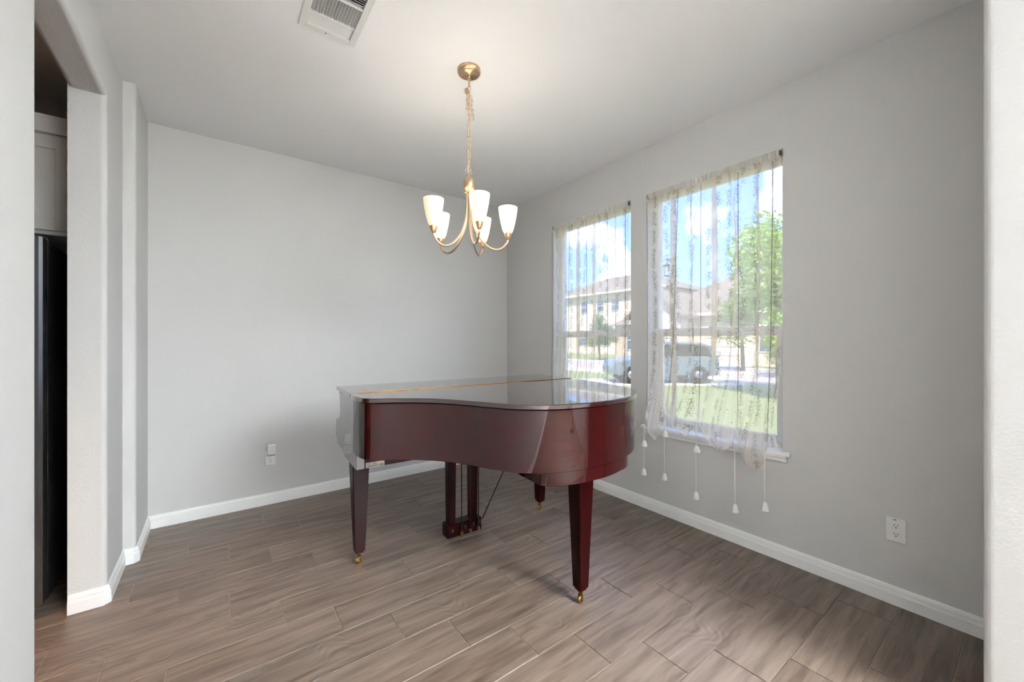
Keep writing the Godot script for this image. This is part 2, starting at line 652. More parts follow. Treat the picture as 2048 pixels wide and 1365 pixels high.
func make_shell() -> void:
	var s
	# floor: grout bed with separate printed tiles
	s = tool()
	span(s, -3.3, 2.8, -0.30, -0.004, -3.8, 6.6)
	var floor_ = structure("floor", "grey-brown wood-look plank tile floor with staggered joints", "floor", s, M.grout)
	make_tiles(floor_)
	# ceiling round the duct hole
	s = tool()
	var hx0 := 0.338
	var hx1 := 0.528
	var hz0 := -2.036
	var hz1 := -1.738
	span(s, -3.3, hx0, CEIL, CEIL + 0.2, -3.8, 6.6)
	span(s, hx1, 2.8, CEIL, CEIL + 0.2, -3.8, 6.6)
	span(s, hx0, hx1, CEIL, CEIL + 0.2, -3.8, hz0)
	span(s, hx0, hx1, CEIL, CEIL + 0.2, hz1, 6.6)
	span(s, hx0 - 0.05, hx1 + 0.05, CEIL + 0.2, CEIL + 0.3, hz0 - 0.05, hz1 + 0.05)
	structure("ceiling", "flat white lightly textured ceiling", "ceiling", s, M.ceiling_paint)
	# back wall
	s = tool()
	span(s, -3.3, 2.8, 0, CEIL, -3.8, ROOM_Z)
	structure("wall_back", "plain light grey wall behind the piano", "wall", s, M.wall_paint)
	# window wall with two openings
	s = tool()
	var x0 := ROOM_X
	var x1 := ROOM_X + 0.15
	span(s, x0, x1, 0, CEIL, ROOM_Z, W2[0])
	span(s, x0, x1, 0, CEIL, W2[1], W1[0])
	span(s, x0, x1, 0, CEIL, W1[1], 6.45)
	for w in [W1, W2]:
		span(s, x0, x1, 0, SILL, w[0], w[1])
		span(s, x0, x1, HEAD, CEIL, w[0], w[1])
	structure("wall_right", "light grey wall with two tall windows", "wall", s, M.wall_paint)
	# left wall: far pier with a step, header over the kitchen opening, near length
	s = tool()
	var poly := PackedVector2Array()
	poly.append(Vector2(-0.55, -2.715))
	for p in round_corner(Vector2(-0.442, -2.737), 90, 0, 0.022):
		poly.append(p)
	poly.append(Vector2(-0.42, -3.124))
	for p in round_corner(Vector2(-0.386, -3.146), 90, 0, 0.022):
		poly.append(p)
	poly.append(Vector2(-0.364, -3.62))
	poly.append(Vector2(-0.55, -3.62))
	extrude(s, poly, 1, 0.0, CEIL)
	poly = PackedVector2Array([Vector2(-0.55, CEIL), Vector2(-0.42, CEIL)])
	for p in round_corner(Vector2(-0.442, HEADER + 0.022), 0, -90, 0.022):
		poly.append(p)
	for p in round_corner(Vector2(-0.528, HEADER + 0.022), -90, -180, 0.022):
		poly.append(p)
	extrude(s, poly, 2, -2.74, -1.75)
	poly = PackedVector2Array([Vector2(-0.55, 6.45), Vector2(-0.42, 6.45)])
	for p in round_corner(Vector2(-0.442, -1.75), 0, -90, 0.022):
		poly.append(p)
	for p in round_corner(Vector2(-0.528, -1.75), -90, -180, 0.022):
		poly.append(p)
	extrude(s, poly, 1, 0.0, CEIL)
	structure("wall_left", "light grey wall with rounded corners and the opening to the kitchen", "wall", s, M.wall_paint)
	# stub wall at the near right, its rounded end towards the room
	s = tool()
	poly = PackedVector2Array([Vector2(2.64, -0.118), Vector2(2.64, 0.05)])
	for p in round_corner(Vector2(1.972, 0.028), 90, 180, 0.022):
		poly.append(p)
	for p in round_corner(Vector2(1.972, -0.096), 180, 270, 0.022):
		poly.append(p)
	extrude(s, poly, 1, 0.0, CEIL)
	structure("wall_front", "end of the light grey stub wall with a rounded edge", "wall", s, M.wall_paint)
	# the hall's end wall and the kitchen's far side
	s = tool()
	span(s, -3.3, 2.8, 0, CEIL, 6.45, 6.6)
	structure("wall_hall", "light grey wall at the far end of the hall", "wall", s, M.wall_paint)
	s = tool()
	span(s, -3.3, -3.15, 0, CEIL, -3.62, 6.45)
	structure("wall_kitchen", "light grey wall at the far side of the kitchen", "wall", s, M.wall_paint)
	# baseboards
	var prof := [Vector2(0, 0.0), Vector2(0.015, 0.0), Vector2(0.015, 0.052), Vector2(0.0125, 0.055), Vector2(0.0125, 0.060), Vector2(0.010, 0.062), Vector2(0.0105, 0.068), Vector2(0.009, 0.076), Vector2(0.006, 0.084), Vector2(0.0, 0.087)]
	s = tool()
	moulding(s, [Vector2(-0.548, -2.715), Vector2(-0.434, -2.715), Vector2(-0.42, -2.729), Vector2(-0.42, -3.124), Vector2(-0.378, -3.124), Vector2(-0.364, -3.138), Vector2(-0.364, ROOM_Z)], prof, 1.0)
	structure("baseboard_left", "white moulded baseboard stepping round the rounded wall corners", "baseboard", s, M.trim_white)
	s = tool()
	moulding(s, [Vector2(-0.364, ROOM_Z), Vector2(ROOM_X, ROOM_Z)], prof, 1.0)
	structure("baseboard_back", "white moulded baseboard along the wall behind the piano", "baseboard", s, M.trim_white)
	s = tool()
	moulding(s, [Vector2(ROOM_X, ROOM_Z), Vector2(ROOM_X, -0.118)], prof, 1.0)
	structure("baseboard_right", "white moulded baseboard under the two windows", "baseboard", s, M.trim_white)
	s = tool()
	moulding(s, [Vector2(-0.42, 6.4), Vector2(-0.42, -1.75)], prof, 1.0)
	structure("baseboard_near", "white moulded baseboard of the near left wall", "baseboard", s, M.trim_white)


const W1 := [-1.802, -0.906]     # window beside the bare wall (far edge, near edge)
const W2 := [-2.846, -1.956]     # window behind the piano
const SILL := 0.615
const HEAD := 2.385
const HEADER := 2.455


func make_tiles(floor_) -> void:
	var row := 0.2035
	var pitch := 0.605
	var g := 0.0038
	var meshes := []
	for v in 16:
		var s := tool()
		var w := pitch - g
		var d := row - g
		var c := 0.0014
		var y0 := -0.010
		var y1 := 0.0
		var r := v % 8
		var flip := v >= 8
		var uv := func(x, z):
			var a: float = (x + w / 2) / w
			var b: float = (z + d / 2) / d
			if flip:
				a = 1.0 - a
				b = 1.0 - b
			return Vector2(0.01 + 0.98 * a, (r + 0.03 + 0.94 * b) / 8.0)
		var P := func(x, y, z): return Vector3(x, y, z)
		var rings := [[w / 2, d / 2, y0], [w / 2, d / 2, y1 - c], [w / 2 - c, d / 2 - c, y1]]
		for k in 2:
			var a = rings[k]
			var b = rings[k + 1]
			for e in [[[-1, 1], [1, 1], Vector3(0, k, 1)], [[-1, -1], [1, -1], Vector3(0, k, -1)], [[1, -1], [1, 1], Vector3(1, k, 0)], [[-1, -1], [-1, 1], Vector3(-1, k, 0)]]:
				var p := []
				var u := []
				for q in [[a, e[0]], [a, e[1]], [b, e[1]], [b, e[0]]]:
					p.append(Vector3(q[0][0] * q[1][0], q[0][2], q[0][1] * q[1][1]))
					u.append(uv.call(q[0][0] * q[1][0], q[0][1] * q[1][1]))
				quad_uv(s, p, u, e[2])
		var t = rings[2]
		var tp := []
		var tu := []
		for q in [[-1, -1], [1, -1], [1, 1], [-1, 1]]:
			tp.append(Vector3(q[0] * t[0], y1, q[1] * t[1]))
			tu.append(uv.call(q[0] * t[0], q[1] * t[1]))
		quad_uv(s, tp, tu, Vector3.UP)
		s.generate_normals()
		s.set_material(M.wood_look_tile)
		meshes.append(s.commit())
	rng.seed = 404
	var rest := tool()
	var any := false
	var last := -1
	for k in range(-37, 13):
		var zc := -(1.02 + row * (k + 0.5))
		for n in range(-9, 3):
			var xj := 1.853 - 0.1985 * k + pitch * n
			xj = fposmod(xj - 1.0, pitch) + 1.0 + pitch * (n + 3)
			var xa := xj - pitch
			if xj < -3.1 or xa > ROOM_X:
				continue
			var v := rng.randi_range(0, 15)
			if v == last:
				v = (v + 5) % 16
			last = v
			if zc < 0.2 and xj > -1.45:
				var o := MeshInstance3D.new()
				o.mesh = meshes[v]
				o.name = "tile"
				o.position = Vector3((xa + xj) / 2.0, 0, zc)
				floor_.add_child(o, true)
			else:
				rest.append_from(meshes[v], 0, Transform3D(Basis(), Vector3((xa + xj) / 2.0, 0, zc)))
				any = true
	if any:
		rest.set_material(M.wood_look_tile)
		var o := MeshInstance3D.new()
		o.mesh = rest.commit()
		o.name = "far_tiles"
		o.set_meta("kind", "stuff")
		floor_.add_child(o, true)


# ---------------------------------------------------------------- windows
func make_window(z: Array, label: String) -> void:
	var o := structure("window_1" if z == W1 else "window_2", label, "window")
	var xg := ROOM_X + 0.098
	var s := tool()
	var fw := 0.034
	# outer vinyl frame
	span(s, xg - 0.012, xg + 0.05, SILL, HEAD, z[0], z[0] + fw, 0.003)
	span(s, xg - 0.012, xg + 0.05, SILL, HEAD, z[1] - fw, z[1], 0.003)
	span(s, xg - 0.012, xg + 0.05, HEAD - fw - 0.012, HEAD, z[0] + fw, z[1] - fw, 0.003)
	span(s, xg - 0.012, xg + 0.05, SILL, SILL + 0.04, z[0] + fw, z[1] - fw, 0.003)
	part("window_frame", s, M.vinyl_white, o)
	# lower sash, set to the inside, and the meeting rail
	s = tool()
	var a: float = z[0] + fw
	var b: float = z[1] - fw
	var sw := 0.032
	span(s, xg - 0.004, xg + 0.022, SILL + 0.04, 1.36, a, a + sw, 0.003)
	span(s, xg - 0.004, xg + 0.022, SILL + 0.04, 1.36, b - sw, b, 0.003)
	span(s, xg - 0.004, xg + 0.022, SILL + 0.04, SILL + 0.085, a + sw, b - sw, 0.003)
	span(s, xg - 0.008, xg + 0.024, 1.305, 1.362, a, b, 0.003)
	var sash := part("lower_sash", s, M.vinyl_white, o)
	s = tool()
	span(s, xg - 0.012, xg - 0.002, 1.362, 1.374, (a + b) / 2 - 0.03, (a + b) / 2 + 0.03, 0.002)
	part("sash_lock", s, M.vinyl_white, sash)
	s = tool()
	span(s, xg + 0.007, xg + 0.011, SILL + 0.08, 1.31, a + 0.028, b - 0.028)
	part("pane", s, M.window_glass, sash)
	s = tool()
	span(s, xg + 0.028, xg + 0.032, 1.33, HEAD - fw - 0.01, a - 0.004, b + 0.004)
	part("pane", s, M.window_glass, o)
	# stool with horns and the moulding below it
	s = tool()
	var poly := PackedVector2Array([Vector2(ROOM_X + 0.09, z[0]), Vector2(ROOM_X + 0.09, z[1]), Vector2(ROOM_X, z[1]), Vector2(ROOM_X, z[1] + 0.042), Vector2(ROOM_X - 0.032, z[1] + 0.042), Vector2(ROOM_X - 0.032, z[0] - 0.042), Vector2(ROOM_X, z[0] - 0.042), Vector2(ROOM_X, z[0])])
	extrude(s, poly, 1, SILL - 0.004, SILL + 0.018, 0.003)
	part("window_sill", s, M.trim_white, o)
	s = tool()
	poly = PackedVector2Array([Vector2(ROOM_X, SILL - 0.004), Vector2(ROOM_X - 0.026, SILL - 0.004), Vector2(ROOM_X - 0.024, SILL - 0.016), Vector2(ROOM_X - 0.014, SILL - 0.024), Vector2(ROOM_X - 0.012, SILL - 0.04), Vector2(ROOM_X, SILL - 0.046)])
	extrude(s, poly, 2, z[0] - 0.02, z[1] + 0.02)
	part("sill_moulding", s, M.trim_white, o)


# ---------------------------------------------------------------- curtains
func make_curtain(z: Array, gathers: Array, lobes: Array, label: String, sd: int) -> void:
	var o := thing("curtain", label, "curtain", Vector3(ROOM_X, 0, (z[0] + z[1]) / 2.0), 0.0, "sheer window curtains")
	var zm: float = (z[0] + z[1]) / 2.0
	var wobble := noise(1.0, sd, 2)
	var top := HEAD - 0.03
	var za: float = z[0] + 0.006
	var zb: float = z[1] - 0.006
	var nu := 260
	var nv := 90
	var bottom := func(zz: float):
		# [hem height, how far across a lobe, height of the gathers at this place]
		for i in gathers.size() - 1:
			var p = gathers[i]
			var q = gathers[i + 1]
			if zz <= q[0] or i == gathers.size() - 2:
				var t := clampf((zz - p[0]) / (q[0] - p[0]), 0.0, 1.0)
				var line: float = lerpf(p[1], q[1], t)
				var deep: float = (p[1] + q[1]) / 2.0 - lobes[i]
				var bump := pow(maxf(sin(PI * t), 0.0), 0.6)
				return [line - deep * bump, t, line, bump, i]
		return [0.6, 0.0, 0.6, 0.0, 0]
	var grid := []
	var uvs := []
	var arc := 0.0
	var prev := Vector2.ZERO
	for i in nu + 1:
		var t := float(i) / nu
		var bend := wobble.get_noise_2d(t * 3.1, 4.0)
		var ph := TAU * (6.5 * t) + bend * 5.0
		var amp := 0.036 + 0.026 * wobble.get_noise_2d(t * 2.3, 30.0)
		var zz0: float = lerpf(za, zb, t)
		var b = bottom.call(zz0)
		var plan0 := Vector2(zz0 + amp * sin(ph) * minf(1.0, 5.0 * t * (1.0 - t)), amp * 0.7 * cos(ph))
		if i > 0:
			arc += plan0.distance_to(prev)
		prev = plan0
		var col := []
		var cuv := []
		for j in nv + 1:
			var v := float(j) / nv
			var length: float = top - b[0]
			var y: float = top - length * v
			var open := smoothstep(0.0, 0.12, v)
			var low := smoothstep(0.62, 1.0, v)
			var shift := 0.35 * wobble.get_noise_2d(t * 2.0 + 9.0, v * 1.4)
			var zz: float = zz0 + amp * lerpf(0.75, 1.0, open) * sin(ph + shift * 2.0) * minf(1.0, 5.0 * t * (1.0 - t)) * (1.0 - 0.92 * smoothstep(0.6, 0.9, v))
			var x: float = -0.012 + amp * 0.42 * cos(ph + shift * 2.0) * lerpf(0.6, 1.0, open) * (1.0 - 0.5 * low)
			# fine gathers under the rod
			x += 0.004 * sin(t * TAU * 46.0) * (1.0 - smoothstep(0.0, 0.09, v))
			# the hem bags forward between the cords and draws in at them
			var near: float = absf(b[1] - 0.5) * 2.0
			x -= 0.10 * b[3] * smoothstep(0.72, 0.97, v)
			x -= 0.035 * smoothstep(0.7, 0.95, v)
			x += 0.019 * sin(b[1] * TAU * 4.5 + b[4]) * low * (0.4 + 0.6 * near)
			var g0 = gathers[b[4]]
			var g1 = gathers[b[4] + 1]
			var to: float = g0[0] if b[1] < 0.5 else g1[0]
			var pull: float = smoothstep(0.55, 0.95, v) * (1.0 - smoothstep(0.97, 1.0, v)) * 0.28 * near * near
			zz = lerpf(zz, to, pull)
			y += 0.03 * pull * sin(b[1] * 40.0)
			# the last of the cloth turns under
			var curl := smoothstep(0.93, 1.0, v)
			x += 0.075 * curl * b[3]
			y += 0.035 * curl * b[3] * curl
			x = minf(x, 0.075)
			if y < SILL + 0.05:
				x = minf(x, -0.045)
			col.append(Vector3(x, y, zz - zm))
			cuv.append(Vector2(arc / 0.9, (top - y) / 0.9 + 0.13 * sd))
		grid.append(col)
		uvs.append(cuv)
	var s := tool()
	s.set_smooth_group(1)
	for i in nu:
		for j in nv:
			var p := [grid[i][j], grid[i + 1][j], grid[i + 1][j + 1], grid[i][j + 1]]
			var u := [uvs[i][j], uvs[i + 1][j], uvs[i + 1][j + 1], uvs[i][j + 1]]
			for k in [0, 1, 2, 0, 2, 3]:
				s.set_uv(u[k])
				s.add_vertex(p[k])
	part("cloth", s, M.lace, o)
	# ruffled heading on the rod
	s = tool()
	s.set_smooth_group(1)
	var rows := [[0.018, 0.010], [0.004, 0.004], [-0.010, 0.006], [-0.018, 0.003]]
	var strip := []
	for i in 481:
		var t := i / 480.0
		var col := []
		for r in rows:
			var w := wobble.get_noise_2d(t * 14.0, 70.0)
			col.append(Vector3(-0.024 - r[1] * sin(t * TAU * 38.0 + w * 6.0), top + r[0] + 0.006 * w, lerpf(za, zb, t) - zm))
		strip.append(col)
	for i in 480:
		for r in 3:
			for p in [strip[i][r], strip[i + 1][r], strip[i + 1][r + 1], strip[i][r], strip[i + 1][r + 1], strip[i][r + 1]]:
				s.add_vertex(p)
	part("ruffled_heading", s, M.ruffle_gauze, o)
	# draw cords with bell tassels
	for g in gathers:
		var gz: float = g[0] - zm
		s = tool()
		tube(s, [Vector3(-0.036, top - 0.04, g[3] - zm), Vector3(-0.036, 1.3, lerpf(g[3], g[0], 0.5) - zm), Vector3(-0.055, g[1] + 0.02, gz)], 0.0017, 6)
		var cord := part("draw_cord", s, M.cord_grey, o)
		s = tool()
		tube(s, [Vector3(-0.058, g[1] + 0.02, gz), Vector3(-0.10, g[1] - 0.07, gz + 0.004), Vector3(-0.10, g[2] + 0.045, gz + 0.006)], 0.002, 6)
		part("tassel_cord", s, M.cord_white, cord)
		s = tool()
		lathe(s, [Vector2(0.0, 0.0), Vector2(0.018, 0.0), Vector2(0.020, 0.003), Vector2(0.016, 0.026), Vector2(0.0115, 0.043), Vector2(0.009, 0.047), Vector2(0.0, 0.048)], Vector3(-0.10, g[2], gz + 0.006), 10)
		part("tassel", s, M.cord_white, cord)
		if g.size() > 4:
			s = tool()
			lathe(s, [Vector2(0.0, 0.0), Vector2(0.019, 0.0), Vector2(0.021, 0.006), Vector2(0.016, 0.026), Vector2(0.010, 0.040), Vector2(0.0, 0.045)], Vector3(-0.115, g[4], gz + 0.02), 10)
			tube(s, [Vector3(-0.06, g[1] + 0.02, gz), Vector3(-0.115, g[4] + 0.06, gz + 0.02), Vector3(-0.115, g[4] + 0.043, gz + 0.02)], 0.0018, 6)
			part("tassel", s, M.cord_white, cord)


func make_rod(z: Array, label: String) -> void:
	var o := thing("curtain_rod", label, "curtain rod", Vector3(ROOM_X - 0.012, HEAD - 0.03, (z[0] + z[1]) / 2.0), 0.0, "curtain rods")
	var w: float = z[1] - z[0] - 0.006
	var s := tool()
	tube(s, [Vector3(0, 0, -w / 2 + 0.01), Vector3(0, 0, 0), Vector3(0, 0, w / 2 - 0.01)], 0.007, 10)
	part("bar", s, M.rod_bronze, o)
	for sg in [-1.0, 1.0]:
		s = tool()
		box(s, Vector3(0, 0, sg * (w / 2 - 0.006)), Vector3(0.026, 0.03, 0.012), 0.003)
		part("end_cap", s, M.rod_bronze, o)


# ---------------------------------------------------------------- piano
func make_piano() -> void:
	var o := thing("grand_piano", "glossy dark mahogany baby grand piano with its lid closed", "piano", Vector3(1.33, 0, -1.85), deg_to_rad(-2.5))
	var ctrl := [Vector2(-0.790, -0.232), Vector2(-0.793, -0.15), Vector2(-0.786, -0.080), Vector2(-0.760, -0.018), Vector2(-0.710, 0.020), Vector2(-0.630, 0.060), Vector2(-0.525, 0.142), Vector2(-0.443, 0.246), Vector2(-0.350, 0.414), Vector2(-0.300, 0.500), Vector2(-0.225, 0.577), Vector2(-0.133, 0.624), Vector2(-0.016, 0.652), Vector2(0.133, 0.660), Vector2(0.290, 0.632), Vector2(0.400, 0.590), Vector2(0.505, 0.520), Vector2(0.565, 0.460), Vector2(0.606, 0.385), Vector2(0.634, 0.290), Vector2(0.672, 0.150), Vector2(0.710, -0.02), Vector2(0.733, -0.16), Vector2(0.740, -0.232)]
	var outline := catmull(ctrl, 5)
	var s := tool()
	extrude(s, outline, 1, 0.978, 1.0, 0.003, true)
	part("lid", s, M.mahogany_polished, o)
	s = tool()
	extrude(s, PackedVector2Array([Vector2(-0.790, -0.2365), Vector2(-0.780, -0.640), Vector2(0.752, -0.662), Vector2(0.741, -0.2365)]), 1, 0.978, 1.0, 0.003)
	var flap := part("lid_flap", s, M.mahogany_polished, o)
	s = tool()
	box(s, Vector3(-0.013, 1.0, -0.2342), Vector3(1.475, 0.003, 0.007), 0.001)
	tube(s, [Vector3(-0.75, 1.0012, -0.2342), Vector3(0.724, 1.0012, -0.2342)], 0.0022, 8)
	part("hinge", s, M.hinge_brass, flap)
	# rim: the lid's outline drawn in
	var rim := PackedVector2Array()
	for q in Geometry2D.offset_polygon(outline, -0.012, Geometry2D.JOIN_ROUND)[0]:
		if rim.is_empty() or rim[rim.size() - 1].distance_to(q) > 0.004:
			rim.append(q)
	s = tool()
	extrude(s, rim, 1, 0.705, 0.976, 0.003, true)
	part("rim", s, M.mahogany_gloss, o)
	# cheeks beside the keyboard
	for sg in [0, 1]:
		s = tool()
		var prof := PackedVector2Array([Vector2(-0.20, 0.976), Vector2(-0.575, 0.976), Vector2(-0.555, 0.93), Vector2(-0.548, 0.87), Vector2(-0.558, 0.84), Vector2(-0.585, 0.822), Vector2(-0.66, 0.806), Vector2(-0.668, 0.70), Vector2(-0.635, 0.692), Vector2(-0.622, 0.665), Vector2(-0.50, 0.655), Vector2(-0.42, 0.63), Vector2(-0.16, 0.628), Vector2(-0.16, 0.70), Vector2(-0.20, 0.705)])
		var xa := -0.778 if sg == 0 else 0.69
		extrude(s, prof, 0, xa, xa + 0.042, 0.003)
		part("cheek", s, M.mahogany_polished, o)
	s = tool()
	span(s, -0.736, 0.69, 0.606, 0.70, -0.64, -0.235, 0.003)
	var bed := part("keybed", s, M.mahogany_satin, o)
	s = tool()
	span(s, -0.736, 0.69, 0.70, 0.79, -0.655, -0.635, 0.003)
	part("key_slip", s, M.mahogany_gloss, o)
	s = tool()
	extrude(s, PackedVector2Array([Vector2(-0.60, 0.80), Vector2(-0.575, 0.81), Vector2(-0.535, 0.976), Vector2(-0.515, 0.976), Vector2(-0.515, 0.80)]), 0, -0.736, 0.69, 0.002)
	part("fallboard", s, M.mahogany_gloss, o)
	s = tool()
	span(s, -0.736, 0.69, 0.72, 0.795, -0.635, -0.52)
	part("key_block", s, M.felt_black, o)
	# paper tag with a bar code on the keybed's edge
	s = tool()
	quad_uv(s, [Vector3(-0.712, 0.634, -0.2335), Vector3(-0.616, 0.634, -0.2335), Vector3(-0.616, 0.607, -0.2335), Vector3(-0.712, 0.607, -0.2335)], [Vector2(0, 0), Vector2(1, 0), Vector2(1, 1), Vector2(0, 1)], Vector3(0, 0, 1))
	var im := Image.create(192, 54, false, Image.FORMAT_RGB8)
	im.fill(Color(0.78, 0.75, 0.71))
	rng.seed = 9
	var bx := 10
	while bx < 180:
		var bw := rng.randi_range(1, 4)
		im.fill_rect(Rect2i(bx, 30, bw, 18), Color(0.13, 0.12, 0.12))
		bx += bw + rng.randi_range(1, 3)
	# two short runs of printed characters above the bars
	for k in [[10, 4], [72, 4]]:
		for q in k[1]:
			var cx: int = k[0] + q * 10
			im.fill_rect(Rect2i(cx, 8, 7, 2), Color(0.15, 0.14, 0.13))
			im.fill_rect(Rect2i(cx, 20, 7, 2), Color(0.15, 0.14, 0.13))
			im.fill_rect(Rect2i(cx, 8, 2, 14), Color(0.15, 0.14, 0.13))
			im.fill_rect(Rect2i(cx + 5, 8, 2, 14), Color(0.15, 0.14, 0.13))
	var tagm := mat("paper_tag", Color.WHITE, 0.6)
	tagm.albedo_texture = ImageTexture.create_from_image(im)
	var pt := part("paper_tag", s, tagm, bed)
	pt.set_meta("label", "small paper tag with a bar code")
	# deep apron under the tail
	s = tool()
	var ap := [Vector2(-0.178, 0.38), Vector2(-0.182, 0.50), Vector2(-0.178, 0.555), Vector2(-0.155, 0.588), Vector2(-0.100, 0.612), Vector2(-0.016, 0.634), Vector2(0.133, 0.642), Vector2(0.27, 0.618), Vector2(0.335, 0.594), Vector2(0.36, 0.56), Vector2(0.365, 0.40)]
	extrude(s, catmull(ap, 4), 1, 0.645, 0.706, 0.003, true)
	part("tail_apron", s, M.mahogany_gloss, o)
	# legs
	for L in [[-0.690, -0.470, 0.606, "front"], [0.612, -0.455, 0.606, "front"], [0.118, 0.492, 0.646, "tail"]]:
		var c := Vector3(L[0], 0, L[1])
		s = tool()
		var t := 0.046 if L[3] == "front" else 0.0455
		taper(s, c, 0.075, 0.0275, L[2] - 0.03, t)
		taper(s, c, 0.063, 0.021, 0.078, 0.0225)
		if L[3] == "tail":
			box(s, c + Vector3(0, L[2] - 0.009, 0), Vector3(0.15, 0.018, 0.14), 0.004)
			box(s, c + Vector3(0, L[2] - 0.027, 0), Vector3(0.118, 0.02, 0.112), 0.005)
			extrude(s, PackedVector2Array([Vector2(L[0] + 0.045, L[2] - 0.036), Vector2(L[0] + 0.058, L[2] - 0.033), Vector2(L[0] + 0.068, L[2] - 0.018), Vector2(L[0] + 0.10, L[2] - 0.004), Vector2(L[0] + 0.14, L[2]), Vector2(L[0] + 0.045, L[2])]), 2, L[1] - 0.05, L[1] + 0.05)
		else:
			box(s, c + Vector3(0, L[2] - 0.016, 0), Vector3(2 * t, 0.034, 2 * t), 0.002)
			extrude(s, PackedVector2Array([Vector2(L[1] - 0.045, L[2] - 0.05), Vector2(L[1] - 0.058, L[2] - 0.026), Vector2(L[1] - 0.085, L[2] - 0.008), Vector2(L[1] - 0.14, L[2]), Vector2(L[1] - 0.04, L[2])]), 0, L[0] - 0.043, L[0] + 0.043)
		var leg := part("leg", s, M.mahogany_satin, o)
		s = tool()
		lathe(s, [Vector2(0, 0.036), Vector2(0.009, 0.036), Vector2(0.011, 0.048), Vector2(0.018, 0.056), Vector2(0.018, 0.064), Vector2(0, 0.064)], c, 14)
		var w := c + Vector3(-0.009, 0.0175, 0.006)
		lathe(s, [Vector2(0, -0.007), Vector2(0.014, -0.007), Vector2(0.0175, -0.003), Vector2(0.0175, 0.003), Vector2(0.014, 0.007), Vector2(0, 0.007)], w, 18, true, Basis(Vector3(1, 0, 0), PI / 2))
		box(s, c + Vector3(-0.006, 0.028, -0.005), Vector3(0.012, 0.03, 0.003))
		box(s, c + Vector3(-0.006, 0.028, 0.017), Vector3(0.012, 0.03, 0.003))
		part("caster", s, M.old_brass, leg)
	# pedal lyre
	s = tool()
	span(s, -0.183, 0.062, 0.028, 0.112, -0.455, -0.375, 0.004)
	var ly := part("pedal_lyre", s, M.mahogany_satin, o)
	for x in [-0.143, 0.014]:
		s = tool()
		taper(s, Vector3(x, 0, -0.415), 0.11, 0.024, 0.70, 0.029)
		part("lyre_post", s, M.mahogany_satin, ly)
	for x in [-0.092, -0.031, 0.030]:
		s = tool()
		tube(s, [Vector3(x, 0.055, -0.362), Vector3(x, 0.70, -0.362)], 0.0042, 8)
		part("pedal_rod", s, M.rod_dark, ly)
		s = tool()
		box(s, Vector3(x, 0.052, -0.362), Vector3(0.016, 0.022, 0.022), 0.003)
		part("rod_clamp", s, M.old_brass, ly)
		s = tool()
		extrude(s, PackedVector2Array([Vector2(-0.45, 0.055), Vector2(-0.52, 0.052), Vector2(-0.56, 0.040), Vector2(-0.562, 0.034), Vector2(-0.52, 0.044), Vector2(-0.45, 0.047)]), 0, x - 0.012, x + 0.012, 0.002)
		part("pedal", s, M.brass, ly)
	for q in [[-0.150, 0.075], [-0.062, 0.075], [0.0, 0.08], [0.048, 0.085]]:
		s = tool()
		box(s, Vector3(q[0], q[1], -0.372), Vector3(0.018, 0.024, 0.008), 0.003)
		part("bracket", s, M.felt_black, ly)
	s = tool()
	tube(s, [Vector3(0.068, 0.095, -0.378), Vector3(0.167, 0.704, -0.083)], 0.0042, 8)
	part("lyre_brace", s, M.rod_dark, ly)


# ---------------------------------------------------------------- chandelier
func link_mesh(s, c: Vector3, ln: float, wd: float, r: float, turn: float, tilt := 0.0) -> void:
	var pts := []
	var b := Basis(Vector3.UP, turn) * Basis(Vector3(0, 0, 1), tilt)
	for i in 16:
		var t := TAU * i / 16.0
		var p := Vector3(cos(t) * wd / 2.0, sin(t) * wd / 2.0 + signf(sin(t)) * (ln - wd) / 2.0, 0)
		pts.append(c + b * p)
	tube(s, pts, r, 6, true)


